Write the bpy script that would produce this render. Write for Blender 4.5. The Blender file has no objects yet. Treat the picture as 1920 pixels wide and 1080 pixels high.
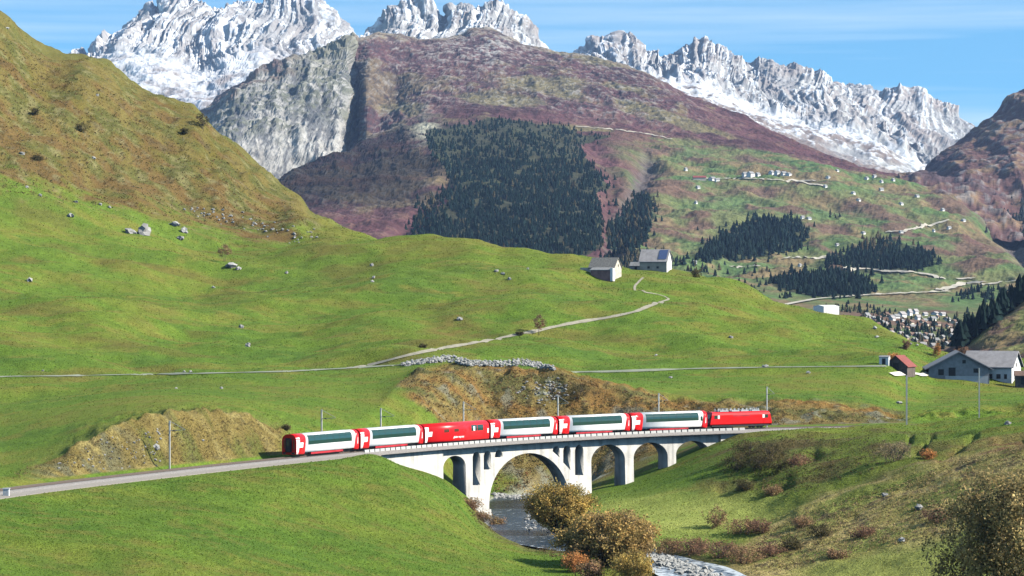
import bpy, bmesh, math, random
import numpy as np
from mathutils import Vector, Matrix

# ------------------------------------------------------------------ camera, sky, sun, exposure
SC = bpy.context.scene
COL = SC.collection
FPX = 5120.0                     # focal length in pixels of the 1920-wide photograph

cam_d = bpy.data.cameras.new('camera')
cam_d.sensor_width = 36.0
cam_d.lens = 96.0
cam_d.clip_start = 0.5
cam_d.clip_end = 60000.0
cam = bpy.data.objects.new('camera', cam_d)
cam.location = (0, 0, 0)
cam.rotation_euler = (math.radians(90), 0, 0)
COL.objects.link(cam)
SC.camera = cam

SUN_EL = math.radians(33)
SUN_AZ = math.radians(100)       # clockwise from +Y (the view direction): from the right, a little behind
to_sun = Vector((math.cos(SUN_EL) * math.sin(SUN_AZ), math.cos(SUN_EL) * math.cos(SUN_AZ), math.sin(SUN_EL)))

world = bpy.data.worlds.new('World')
SC.world = world
world.use_nodes = True
wn = world.node_tree.nodes
wl = world.node_tree.links
wn.clear()
w_out = wn.new('ShaderNodeOutputWorld')
w_bg = wn.new('ShaderNodeBackground')
w_bg.inputs['Strength'].default_value = 0.08
w_sky = wn.new('ShaderNodeTexSky')
w_sky.sky_type = 'NISHITA'
w_sky.sun_disc = False
w_sky.sun_elevation = SUN_EL
w_sky.sun_rotation = SUN_AZ
w_sky.altitude = 1600
w_sky.air_density = 1.0
w_sky.dust_density = 0.15
w_sky.ozone_density = 2.2
w_tc = wn.new('ShaderNodeTexCoord')
# clear deep mountain air: the sky is looked up a little higher than the true elevation
w_up = wn.new('ShaderNodeVectorMath'); w_up.operation = 'ADD'; w_up.inputs[1].default_value = (0, 0, 0.12)
wl.new(w_tc.outputs['Generated'], w_up.inputs[0])
w_nrm = wn.new('ShaderNodeVectorMath'); w_nrm.operation = 'NORMALIZE'
wl.new(w_up.outputs[0], w_nrm.inputs[0])
wl.new(w_nrm.outputs[0], w_sky.inputs['Vector'])
w_tint = wn.new('ShaderNodeMixRGB'); w_tint.blend_type = 'MULTIPLY'; w_tint.inputs[0].default_value = 1.0
w_tint.inputs[2].default_value = (0.74, 1.30, 1.36, 1)
wl.new(w_sky.outputs[0], w_tint.inputs[1])
# thin cirrus and old contrails: noise stretched along the horizon
w_map = wn.new('ShaderNodeMapping'); w_map.inputs['Scale'].default_value = (2.2, 2.2, 62.0)
w_map.inputs['Rotation'].default_value = (0, math.radians(1.1), 0)
wl.new(w_tc.outputs['Generated'], w_map.inputs[0])
w_ns = wn.new('ShaderNodeTexNoise'); w_ns.inputs['Scale'].default_value = 1.0; w_ns.inputs['Detail'].default_value = 5
w_ns.inputs['Roughness'].default_value = 0.55
wl.new(w_map.outputs[0], w_ns.inputs['Vector'])
w_cr = wn.new('ShaderNodeValToRGB')
w_cr.color_ramp.elements[0].position = 0.42; w_cr.color_ramp.elements[0].color = (0, 0, 0, 1)
w_cr.color_ramp.elements[1].position = 0.78; w_cr.color_ramp.elements[1].color = (0.85, 0.85, 0.85, 1)
wl.new(w_ns.outputs['Fac'], w_cr.inputs[0])
w_mix = wn.new('ShaderNodeMixRGB'); w_mix.inputs[2].default_value = (6.6, 7.6, 8.2, 1)
wl.new(w_cr.outputs[0], w_mix.inputs[0]); wl.new(w_tint.outputs[0], w_mix.inputs[1])
wl.new(w_mix.outputs[0], w_bg.inputs['Color'])
wl.new(w_bg.outputs[0], w_out.inputs['Surface'])

sun_d = bpy.data.lights.new('sun', 'SUN')
sun_d.energy = 5.0
sun_d.angle = math.radians(0.53)
sun_d.color = (1.0, 0.95, 0.86)
sun = bpy.data.objects.new('sun', sun_d)
sun.rotation_euler = to_sun.to_track_quat('Z', 'Y').to_euler()
sun.location = (300, 0, 300)
COL.objects.link(sun)

SC.view_settings.view_transform = 'Standard'
SC.view_settings.look = 'None'
SC.view_settings.gamma = 1.0
SC.view_settings.exposure = 0.86
SC.render.engine = 'CYCLES'
SC.cycles.use_denoising = True
SC.cycles.max_bounces = 5
SC.cycles.diffuse_bounces = 0
SC.cycles.glossy_bounces = 2
SC.cycles.transmission_bounces = 2
SC.cycles.volume_bounces = 0
SC.cycles.transparent_max_bounces = 4

rng = np.random.default_rng(7)
random.seed(7)

# ------------------------------------------------------------------ helpers
def uz(u, v, d):
    """image column/row and distance -> world point"""
    return ((u - 960.0) * d / FPX, d, -(v - 540.0) * d / FPX)

def link(o, parent=None):
    COL.objects.link(o)
    if parent is not None:
        o.parent = parent
    return o

def tag(o, label=None, cat=None, group=None, kind=None):
    if label: o['label'] = label
    if cat: o['category'] = cat
    if group: o['group'] = group
    if kind: o['kind'] = kind
    return o

def mesh_obj(name, verts, faces, mat=None, parent=None, smooth=False):
    me = bpy.data.meshes.new(name)
    me.from_pydata([tuple(map(float, v)) for v in verts], [], [tuple(map(int, f)) for f in faces])
    if smooth:
        me.polygons.foreach_set('use_smooth', [True] * len(me.polygons))
    me.update()
    if mat: me.materials.append(mat)
    return link(bpy.data.objects.new(name, me), parent)

def fast_mesh(name, V, F, mat, col=None, smooth=True, parent=None):
    """V (n,3), F (m,k) numpy arrays"""
    me = bpy.data.meshes.new(name)
    n, m, k = len(V), len(F), F.shape[1]
    me.vertices.add(n); me.vertices.foreach_set('co', np.ascontiguousarray(V, dtype=np.float32).ravel())
    me.loops.add(m * k); me.loops.foreach_set('vertex_index', np.ascontiguousarray(F, dtype=np.int32).ravel())
    me.polygons.add(m)
    me.polygons.foreach_set('loop_start', np.arange(0, m * k, k, dtype=np.int32))
    me.polygons.foreach_set('use_smooth', np.full(m, smooth, dtype=bool))
    me.update(calc_edges=True)
    if col is not None:
        a = me.color_attributes.new('Col', 'FLOAT_COLOR', 'POINT')
        c4 = np.ones((n, 4), dtype=np.float32); c4[:, :3] = np.clip(col, 0, 1)
        a.data.foreach_set('color', c4.ravel())
    me.materials.append(mat)
    return link(bpy.data.objects.new(name, me), parent)

def empty(name, loc, rz=0.0, parent=None):
    o = bpy.data.objects.new(name, None)
    o.location = loc; o.rotation_euler = (0, 0, rz)
    o.empty_display_size = 0.5
    return link(o, parent)

# ---- numpy gradient noise
def _hash(ix, iy, iz, seed):
    h = (ix.astype(np.int64) * 374761393 + iy.astype(np.int64) * 668265263 + iz.astype(np.int64) * 2147483647 + seed * 1274126177) & 0xffffffff
    h = ((h ^ (h >> 13)) * 1274126177) & 0xffffffff
    h = h ^ (h >> 16)
    return h

_G = np.array([[1,1,0],[-1,1,0],[1,-1,0],[-1,-1,0],[1,0,1],[-1,0,1],[1,0,-1],[-1,0,-1],[0,1,1],[0,-1,1],[0,1,-1],[0,-1,-1],[1,1,0],[0,-1,1],[-1,1,0],[0,-1,-1]], dtype=np.float32)

def noise3(x, y, z, seed=0):
    x, y, z = np.broadcast_arrays(np.asarray(x, float), np.asarray(y, float), np.asarray(z, float))
    ix, iy, iz = np.floor(x), np.floor(y), np.floor(z)
    fx, fy, fz = x - ix, y - iy, z - iz
    ix, iy, iz = ix.astype(np.int64), iy.astype(np.int64), iz.astype(np.int64)
    sx = fx * fx * fx * (fx * (fx * 6 - 15) + 10); sy = fy * fy * fy * (fy * (fy * 6 - 15) + 10); sz = fz * fz * fz * (fz * (fz * 6 - 15) + 10)
    out = 0.0
    for a in (0, 1):
        wx = sx if a else 1 - sx
        for b in (0, 1):
            wy = sy if b else 1 - sy
            for c in (0, 1):
                wz = sz if c else 1 - sz
                g = _G[_hash(ix + a, iy + b, iz + c, seed) & 15]
                out = out + wx * wy * wz * (g[..., 0] * (fx - a) + g[..., 1] * (fy - b) + g[..., 2] * (fz - c))
    return out

def fbm(x, y, z=0.0, octv=4, seed=0, gain=0.5, lac=2.03):
    s, a, f = 0.0, 1.0, 1.0
    for i in range(octv):
        s = s + a * noise3(np.asarray(x) * f, np.asarray(y) * f, np.asarray(z) * f, seed + i * 17)
        a *= gain; f *= lac
    return s

def ridged(x, y, z=0.0, octv=4, seed=0, gain=0.5, lac=2.03):
    s, a, f = 0.0, 1.0, 1.0
    for i in range(octv):
        s = s + a * (1 - 2.2 * np.abs(noise3(np.asarray(x) * f, np.asarray(y) * f, np.asarray(z) * f, seed + i * 17)))
        a *= gain; f *= lac
    return s

def sstep(a, b, x):
    t = np.clip((np.asarray(x, float) - a) / (b - a), 0, 1)
    return t * t * (3 - 2 * t)

# ---- monotone cubic interpolation
def pchip_slopes(x, y):
    """x, y: (K, ...) -> slopes"""
    h = np.diff(x, axis=0); dl = np.diff(y, axis=0) / np.maximum(h, 1e-9)
    m = np.zeros_like(y)
    w1 = 2 * h[1:] + h[:-1]; w2 = h[1:] + 2 * h[:-1]
    same = dl[1:] * dl[:-1] > 0
    with np.errstate(divide='ignore', invalid='ignore'):
        hm = (w1 + w2) / (w1 / dl[:-1] + w2 / dl[1:])
    m[1:-1] = np.where(same, hm, 0)
    m[0] = dl[0]; m[-1] = dl[-1]
    return m

def hermite(x0, x1, y0, y1, m0, m1, x):
    h = x1 - x0; t = (x - x0) / np.where(h == 0, 1, h)
    return (2*t**3 - 3*t**2 + 1) * y0 + (t**3 - 2*t**2 + t) * h * m0 + (-2*t**3 + 3*t**2) * y1 + (t**3 - t**2) * h * m1

def pchip(xk, yk, x):
    xk = np.asarray(xk, float); yk = np.asarray(yk, float); x = np.asarray(x, float)
    m = pchip_slopes(xk, yk)
    xc = np.clip(x, xk[0], xk[-1])
    i = np.clip(np.searchsorted(xk, xc) - 1, 0, len(xk) - 2)
    return hermite(xk[i], xk[i+1], yk[i], yk[i+1], m[i], m[i+1], xc)

class Sheet:
    """A terrain sheet lofted through crest, toe and ridge lines; every line holds (u, v, d) knots (bearing, angle, distance)."""
    def __init__(self, lines, subs, u0, u1, du):
        self.u = np.arange(u0, u1 + du * .5, du)
        U = len(self.u)
        D, Z = [], []
        for ln in lines:
            a = np.array(ln, float)
            d = pchip(a[:, 0], a[:, 2], self.u) if len(a) > 1 else np.full(U, a[0, 2])
            zz = -(a[:, 1] - 540.0) * a[:, 2] / FPX
            z = pchip(a[:, 0], zz, self.u) if len(a) > 1 else np.full(U, zz[0])
            D.append(d); Z.append(z)
        D = np.array(D); Z = np.array(Z)
        for k in range(1, len(D)):
            D[k] = np.maximum(D[k], D[k-1] + 0.05)
        M = pchip_slopes(D, Z)
        rows_d, rows_z, rr = [], [], []
        for k, n in enumerate(subs):
            for j in range(n):
                t = j / n
                d = D[k] + (D[k+1] - D[k]) * t
                rows_d.append(d); rr.append(k + t)
                rows_z.append(hermite(D[k], D[k+1], Z[k], Z[k+1], M[k], M[k+1], d))
        rows_d.append(D[-1]); rows_z.append(Z[-1]); rr.append(len(subs))
        self.d = np.array(rows_d); self.z = np.array(rows_z)
        self.r = np.repeat(np.array(rr)[:, None], U, 1)
        self.U = np.repeat(self.u[None, :], len(rr), 0)
        self.x = (self.U - 960.0) * self.d / FPX
        self.y = self.d.copy()
        self.v = 540.0 - self.z * FPX / self.d
        self.D, self.Z = D, Z
    def normals(self):
        P = np.stack([self.x, self.y, self.z], -1)
        du = np.gradient(P, axis=1); dr = np.gradient(P, axis=0)
        n = np.cross(du, dr)
        n /= np.maximum(np.linalg.norm(n, axis=-1, keepdims=True), 1e-9)
        n[n[..., 2] < 0] *= -1
        return n
    def push(self, amt, n=None):
        n = self.normals() if n is None else n
        self.x = self.x + n[..., 0] * amt; self.y = self.y + n[..., 1] * amt; self.z = self.z + n[..., 2] * amt
    def finish(self):
        self.pu = 960.0 + self.x * FPX / self.y
        self.pv = 540.0 - self.z * FPX / self.y
    def build(self, name, mat, col, smooth=True):
        R, U = self.x.shape
        V = np.stack([self.x, self.y, self.z], -1).reshape(-1, 3)
        i = np.arange(R * U).reshape(R, U)
        F = np.stack([i[:-1, :-1], i[:-1, 1:], i[1:, 1:], i[1:, :-1]], -1).reshape(-1, 4)
        return fast_mesh(name, V, F, mat, col.reshape(-1, 3), smooth)
    def hit(self, u, v, rmin=0.0):
        """first ground point seen in that direction"""
        j = (u - self.u[0]) / (self.u[1] - self.u[0])
        j0 = int(np.clip(math.floor(j), 0, len(self.u) - 2)); t = min(max(j - j0, 0), 1)
        d = self.y[:, j0] * (1-t) + self.y[:, j0+1] * t
        z = self.z[:, j0] * (1-t) + self.z[:, j0+1] * t
        vv = 540 - z * FPX / d
        ok = np.where((vv <= v) & (self.r[:, j0] >= rmin))[0]
        k = ok[0] if len(ok) else int(np.argmin(np.where(self.r[:, j0] >= rmin, vv, 1e9)))
        if k > 0 and vv[k-1] > v >= vv[k]:
            s = (vv[k-1] - v) / max(vv[k-1] - vv[k], 1e-6)
            dd = d[k-1] + (d[k] - d[k-1]) * s; zz = z[k-1] + (z[k] - z[k-1]) * s
        else:
            dd, zz = d[k], z[k]
        return Vector(((u - 960) * dd / FPX, dd, zz))
    def zat(self, x, y):
        u = 960 + x * FPX / y
        j = (u - self.u[0]) / (self.u[1] - self.u[0])
        j0 = int(np.clip(math.floor(j), 0, len(self.u) - 2)); t = min(max(j - j0, 0), 1)
        a = np.interp(y, self.y[:, j0], self.z[:, j0]); b = np.interp(y, self.y[:, j0+1], self.z[:, j0+1])
        return float(a * (1-t) + b * t)

def poly_dist(u, v, pts):
    """distance in the (u, v) plane to a polyline"""
    best = np.full(np.shape(u), 1e9)
    for (ax, ay), (bx, by) in zip(pts[:-1], pts[1:]):
        dx, dy = bx - ax, by - ay
        t = np.clip(((u - ax) * dx + (v - ay) * dy) / (dx*dx + dy*dy), 0, 1)
        best = np.minimum(best, np.hypot(u - ax - t * dx, v - ay - t * dy))
    return best

def in_poly(u, v, pts):
    u = np.asarray(u); v = np.asarray(v)
    c = np.zeros(u.shape, bool)
    n = len(pts)
    for i in range(n):
        x1, y1 = pts[i]; x2, y2 = pts[(i + 1) % n]
        cond = (y1 > v) != (y2 > v)
        with np.errstate(divide='ignore', invalid='ignore'):
            xin = (x2 - x1) * (v - y1) / (y2 - y1 + 1e-12) + x1
        c ^= cond & (u < xin)
    return c

def mixc(c, col, m):
    m = np.asarray(m)[..., None]
    return c * (1 - m) + np.asarray(col, float) * m

# ------------------------------------------------------------------ materials
def new_mat(name):
    m = bpy.data.materials.new(name); m.use_nodes = True
    return m, m.node_tree.nodes, m.node_tree.links, m.node_tree.nodes['Principled BSDF']

def noisy_mat(name, col, var=0.25, scale=4.0, rough=0.8, bump=0.0, bscale=None, metal=0.0, spec=0.3, col2=None, detail=4):
    m, n, l, b = new_mat(name)
    b.inputs['Roughness'].default_value = rough
    b.inputs['Metallic'].default_value = metal
    b.inputs['Specular IOR Level'].default_value = spec
    tc = n.new('ShaderNodeTexCoord')
    ns = n.new('ShaderNodeTexNoise'); ns.inputs['Scale'].default_value = scale; ns.inputs['Detail'].default_value = detail
    l.new(tc.outputs['Object'], ns.inputs['Vector'])
    cr = n.new('ShaderNodeValToRGB')
    c2 = col2 if col2 else tuple(min(1, c * (1 + var)) for c in col)
    cr.color_ramp.elements[0].position = 0.3; cr.color_ramp.elements[0].color = (*[c * (1 - var) for c in col], 1)
    cr.color_ramp.elements[1].position = 0.7; cr.color_ramp.elements[1].color = (*c2, 1)
    l.new(ns.outputs['Fac'], cr.inputs[0]); l.new(cr.outputs[0], b.inputs['Base Color'])
    if bump:
        bp = n.new('ShaderNodeBump'); bp.inputs['Strength'].default_value = bump; bp.inputs['Distance'].default_value = 0.1
        n2 = n.new('ShaderNodeTexNoise'); n2.inputs['Scale'].default_value = bscale or scale * 3; n2.inputs['Detail'].default_value = 3
        l.new(tc.outputs['Object'], n2.inputs['Vector']); l.new(n2.outputs['Fac'], bp.inputs['Height']); l.new(bp.outputs[0], b.inputs['Normal'])
    return m

def ground_mat(name, s1, s2, a1, a2, bdist, bscale, rough=0.95, stretch=(1, 1, 1)):
    """colour of the ground from the sheet's own colour layer, broken up by two grains of noise"""
    m, n, l, b = new_mat(name)
    b.inputs['Roughness'].default_value = rough
    b.inputs['Specular IOR Level'].default_value = 0.1
    at = n.new('ShaderNodeAttribute'); at.attribute_name = 'Col'
    tc = n.new('ShaderNodeTexCoord')
    mp = n.new('ShaderNodeMapping'); mp.inputs['Scale'].default_value = stretch
    l.new(tc.outputs['Object'], mp.inputs[0])
    cur = at.outputs['Color']
    for s, a in ((s1, a1), (s2, a2)):
        ns = n.new('ShaderNodeTexNoise'); ns.inputs['Scale'].default_value = s; ns.inputs['Detail'].default_value = 4; ns.inputs['Roughness'].default_value = 0.6
        l.new(mp.outputs[0], ns.inputs['Vector'])
        mr = n.new('ShaderNodeMapRange'); mr.inputs['From Min'].default_value = 0.25; mr.inputs['From Max'].default_value = 0.75
        mr.inputs['To Min'].default_value = 1 - a; mr.inputs['To Max'].default_value = 1 + a
        l.new(ns.outputs['Fac'], mr.inputs['Value'])
        mx = n.new('ShaderNodeVectorMath'); mx.operation = 'SCALE'
        l.new(cur, mx.inputs[0]); l.new(mr.outputs[0], mx.inputs['Scale'])
        cur = mx.outputs[0]
    l.new(cur, b.inputs['Base Color'])
    bp = n.new('ShaderNodeBump'); bp.inputs['Strength'].default_value = 1.0; bp.inputs['Distance'].default_value = bdist
    n2 = n.new('ShaderNodeTexNoise'); n2.inputs['Scale'].default_value = bscale; n2.inputs['Detail'].default_value = 4; n2.inputs['Roughness'].default_value = 0.65
    l.new(mp.outputs[0], n2.inputs['Vector']); l.new(n2.outputs['Fac'], bp.inputs['Height']); l.new(bp.outputs[0], b.inputs['Normal'])
    return m

# ------------------------------------------------------------------ the railway line (plan curve, level at rail height)
RAIL_Z = -26.5
_tp = np.array([(-260, 955), (-100, 931), (0, 917), (200, 893), (400, 871), (550, 856), (700, 842), (850, 830), (1000, 820), (1150, 812),
                (1300, 805.5), (1450, 801), (1600, 798), (1690, 796.5), (1800, 795.5), (1950, 795), (2250, 795)], float)
_td = -RAIL_Z * FPX / (_tp[:, 1] - 540)
_tx = (_tp[:, 0] - 960) * _td / FPX
_ts = np.concatenate([[0], np.cumsum(np.hypot(np.diff(_tx), np.diff(_td)))])
_px = np.polyfit(_ts, _tx, 5); _py = np.polyfit(_ts, _td, 5)
TS = np.arange(0, _ts[-1], 0.25)
TX = np.polyval(_px, TS); TY = np.polyval(_py, TS)
TS = np.concatenate([[0], np.cumsum(np.hypot(np.diff(TX), np.diff(TY)))])
THX = np.gradient(TX, TS); THY = np.gradient(TY, TS)
_l = np.hypot(THX, THY); THX /= _l; THY /= _l
TU = 960 + TX * FPX / TY
def trk(s, off=0.0, z=0.0):
    """point beside the track: s along it, off to the camera's side, z above the rails"""
    x = np.interp(s, TS, TX); y = np.interp(s, TS, TY); hx = np.interp(s, TS, THX); hy = np.interp(s, TS, THY)
    return Vector((x + hy * off, y - hx * off, RAIL_Z + z))
def trk_dir(s):
    return Vector((float(np.interp(s, TS, THX)), float(np.interp(s, TS, THY)), 0.0))
def s_at_u(u, off=0.0):
    xx = TX + THY * off; yy = TY - THX * off
    uu = 960 + xx * FPX / yy
    return float(np.interp(u, uu, TS))
def d_at_u(u, off):
    xx = TX + THY * off; yy = TY - THX * off
    return float(np.interp(u, 960 + xx * FPX / yy, yy))

# ------------------------------------------------------------------ near terrain: valley meadow, railway shelf, hillside up to its crest
def tline(off, pts):
    """line parallel to the track; pts = (u, z)"""
    out = []
    for u, z in pts:
        d = d_at_u(u, off)
        out.append((u, 540 - z * FPX / d, d))
    return out
E0, E1 = -320, 2240
def zl(pts):
    return [(u, 540 - z * FPX / d, d) for u, d, z in pts]

SKY = [(E0, -190, 1000), (-150, -60, 1040), (0, 38, 1060), (98, 109, 1075), (182, 131, 1080), (255, 171, 1090), (365, 222, 1090), (401, 262, 1085), (474, 321, 1070),
       (565, 392, 1050), (583, 409, 1040), (640, 430, 1010), (700, 447, 970), (730, 456, 950), (787, 453, 925), (847, 457, 905), (893, 467, 895), (940, 480, 885),
       (990, 484, 880), (1057, 492, 880), (1087, 484, 905), (1130, 486, 915), (1190, 499, 930), (1267, 508, 930), (1320, 519, 915), (1402, 541, 890),
       (1462, 575, 875), (1526, 595, 860), (1620, 606, 845), (1650, 620, 825), (1706, 640, 790), (1747, 655, 765), (1830, 668, 745), (1920, 680, 735), (E1, 700, 720)]
A_LINES = [
    zl([(E0, 3, -1.8), (E1, 3, -1.8)]),
    zl([(E0, 200, -27.5), (E1, 200, -27.5)]),
    zl([(E0, 250, -31), (0, 270, -33), (500, 292, -35.5), (800, 330, -38.2), (1000, 348, -39.3), (1200, 350, -40), (1500, 330, -39.8), (1920, 305, -38.5), (E1, 300, -38)]),
    [(E0, 1010, 300), (0, 1010, 318), (300, 1008, 335), (600, 1003, 366), (800, 1020, 383), (950, 1052, 390), (1020, 1053, 396), (1150, 1050, 398), (1230, 1046, 399),
     (1300, 1056, 392), (1400, 1060, 388), (1500, 1056, 386), (1600, 1045, 385), (1750, 1008, 385), (1920, 955, 385), (E1, 900, 380)],
    [(E0, 985, 315), (0, 952, 343), (300, 930, 372), (500, 905, 395), (690, 873, 427), (780, 893, 433), (850, 930, 437), (900, 975, 441), (950, 990, 447), (1000, 1003, 442),
     (1100, 986, 431), (1250, 984, 430), (1400, 978, 427), (1500, 952, 425), (1600, 915, 427), (1750, 876, 424), (1920, 830, 420), (E1, 780, 415)],
    tline(6.4, [(E0, -27.2), (0, -27.2), (300, -27.2), (500, -27.15), (620, -27.1)]) + [(690, 851.5, 440), (760, 876, 446), (830, 901, 453), (880, 942, 457), (915, 967, 463), (950, 982, 466),
     (1010, 962, 471), (1060, 946, 476), (1108, 931, 482), (1172, 916, 489), (1252, 883, 497), (1345, 836, 504), (1400, 814, 508.5), (1500, 804.5, 511.5), (1600, 800.5, 514),
     (1690, 797, 513), (1800, 789, 506), (1920, 777, 498), (E1, 760, 480)],
    tline(2.8, [(E0, -26.95), (640, -27.05), (690, -27.3), (760, -29.6), (830, -32.2), (870, -35.2), (915, -39.0), (950, -40.4), (1010, -39.7), (1060, -38.2), (1108, -37),
                (1172, -35.9), (1252, -33.2), (1345, -29), (1400, -27.2), (1450, -26.95), (E1, -26.95)]),
    tline(-2.9, [(E0, -26.95), (660, -27.05), (720, -27.6), (780, -30), (840, -33.5), (880, -37), (915, -39.8), (950, -40.6), (1010, -40.2), (1060, -39.2), (1108, -37.2),
                 (1172, -35.8), (1252, -32.8), (1345, -28.6), (1400, -27.2), (1450, -26.95), (E1, -26.95)]),
    [(E0, 950, 341), (0, 904, 371), (200, 884, 394), (400, 863, 418), (530, 850, 435), (640, 838, 452), (720, 835, 466), (800, 860, 480), (860, 912, 492), (920, 926, 520),
     (985, 931, 521), (1060, 917, 528), (1130, 892, 530), (1210, 858, 530), (1300, 828, 535), (1380, 806, 535), (1450, 796, 533), (1690, 792, 543), (1920, 790, 550), (E1, 790, 550)],
    [(E0, 925, 352), (0, 886, 381), (100, 862, 390), (200, 815, 401), (260, 790, 409), (350, 777, 421), (450, 785, 434), (530, 802, 444), (585, 800, 455), (640, 795, 468), (700, 770, 492),
     (745, 722, 530), (790, 695, 552), (850, 688, 560), (950, 690, 565), (1040, 694, 565), (1100, 713, 562), (1200, 738, 560), (1330, 758, 558), (1450, 757, 556), (1600, 765, 556),
     (1690, 783, 554), (1800, 775, 562), (1920, 765, 568), (E1, 750, 570)],
    [(E0, 730, 540), (0, 706, 560), (200, 703, 565), (400, 700, 575), (660, 691, 590), (800, 675, 602), (950, 680, 606), (1040, 690, 607), (1100, 698, 610), (1200, 697, 620), (1450, 689, 635),
     (1660, 686, 645), (1700, 698, 652), (1760, 714, 662), (1920, 719, 664), (E1, 720, 660)],
    [(E0, 560, 680), (0, 600, 690), (200, 612, 690), (400, 628, 690), (600, 640, 690), (800, 640, 690), (1000, 622, 700), (1200, 618, 712), (1400, 640, 715), (1600, 652, 728),
     (1700, 664, 718), (1747, 680, 710), (1920, 700, 700), (E1, 705, 690)],
    [(E0, 450, 780), (0, 520, 790), (200, 532, 800), (400, 555, 805), (600, 562, 795), (700, 556, 790), (800, 558, 785), (1000, 550, 785), (1200, 552, 800), (1400, 588, 790),
     (1600, 626, 782), (1700, 650, 750), (1920, 690, 715), (E1, 702, 700)],
    [(E0, 290, 880), (0, 365, 900), (200, 398, 925), (400, 428, 950), (520, 448, 940), (600, 462, 915), (700, 480, 885), (800, 490, 860), (1000, 508, 845), (1200, 521, 868),
     (1400, 556, 848), (1600, 611, 820), (1700, 642, 774), (1920, 684, 726), (E1, 701, 710)],
    SKY,
    [(u, v + 28, d * 1.1) for u, v, d in SKY],
    [(u, 760 if u > 300 else 700, d * 1.5) for u, v, d in SKY],
]
A_SUBS = [6, 10, 46, 70, 56, 10, 8, 16, 76, 54, 70, 70, 70, 120, 14, 6]
A = Sheet(A_LINES, A_SUBS, E0, E1, 4.0)
V0 = A.v.copy(); R0 = A.r.copy(); U0 = A.U.copy()
X0, Y0 = A.x.copy(), A.y.copy()

# river: course in plan (bearing, distance), bed level
RIV = [(uz(u, 0, d)[0], d) for u, d in ((1330, 575), (1180, 556), (1090, 540), (1040, 527), (985, 513), (957, 492), (947, 474), (955, 458), (975, 443), (1020, 428), (1110, 414), (1215, 402), (1290, 385), (1345, 366), (1450, 345), (1700, 325), (2300, 310))]
RIV_Z = -39.75
riv = poly_dist(X0, Y0, RIV)

# relief of the meadow: long soft swells, little steps trodden by cattle, tussocks
far_m = sstep(9.3, 10.2, R0)
swell = fbm(X0 / 62, Y0 / 48, 0.3, 3, 11) * 4.0 * far_m
swell += (fbm(X0 / 20, Y0 / 17, 0.3, 3, 12) * 1.25 + fbm((X0 + Y0 * .2) / 26, Y0 / 5, 0.3, 3, 13) * 0.30) * far_m
rough_hill = sstep(12.9, 13.4, R0) * (1 - sstep(560, 720, U0))
tt = fbm(X0 / 30, Y0 / 30, 0, 3, 21)
swell += rough_hill * (ridged((X0 - Y0 * .15) / 46, Y0 / 150, 0.1, 4, 31) * 3.4 - 1.5 + fbm(X0 / 9, Y0 / 9, 0, 3, 33) * 0.9)
fore = (1 - sstep(5.6, 5.95, R0)) * sstep(1.5, 2.2, R0)
swell += fore * (1 - sstep(4.5, 4.95, R0)) * (fbm(X0 / 26, Y0 / 18, 0.7, 3, 41) * 0.8 + fbm(X0 / 5, Y0 / 5, 0, 2, 42) * 0.10) * sstep(4, 14, riv)
steep = sstep(8.05, 8.4, R0) * (1 - sstep(8.95, 9.25, R0)) * (1 - sstep(520, 560, U0) * (1 - sstep(740, 800, U0)) * .85) * sstep(60, 160, U0)
swell += steep * (ridged(X0 / 9, Y0 / 14, 0, 4, 51) * 0.9 - 0.3 + fbm(X0 / 2.2, Y0 / 2.2, 0, 3, 52) * 0.45)
bank = fore * sstep(1380, 1500, U0) * sstep(900, 945, V0 + (U0 - 1500) * .12)
swell += bank * (ridged(X0 / 9, Y0 / 12, 0, 3, 61) * 0.28 - .1 + fbm(X0 / 2.0, Y0 / 2.0, 0, 3, 62) * 0.16)
bump2 = (1 - sstep(4.95, 5.5, R0)) * sstep(3.4, 4.2, R0) * sstep(1330, 1420, U0)
swell += bump2 * (fbm(X0 / 12, Y0 / 9, 0.4, 3, 71) * 1.0)
A.z = A.z + swell
# little erosion gullies in the terrace edge
for pts, w, dep in (([(1708, 822), (1700, 838), (1690, 853), (1680, 866)], 3.6, .9), ([(1748, 820), (1742, 830), (1738, 842), (1725, 850), (1716, 856)], 4.0, 1.0),
                    ([(1530, 850), (1480, 872), (1430, 892), (1390, 905), (1350, 915)], 8, 1.1), ([(1480, 905), (1450, 925)], 6, 1.1),
                    ([(1830, 822), (1790, 850), (1760, 868)], 5, .8), ([(1920, 822), (1875, 828)], 5, .7)):
    q = poly_dist(U0 + fbm(U0 / 9, V0 / 9, 0, 2, 81) * 5, V0, pts)
    A.z = A.z - dep * np.exp(-(q / w) ** 2) * fore
# river bed
bed = 1 - sstep(2.4 + 0.8 * fbm(X0 / 7, Y0 / 7, 0, 2, 91), 6.6, riv)
under = sstep(1.9, 2.1, R0) * (1 - sstep(8.0, 8.25, R0))
A.z = A.z * (1 - bed * under) + (RIV_Z - 0.55 + fbm(X0 / 3, Y0 / 3, 0, 3, 92) * 0.25) * bed * under
A.finish()

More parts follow.
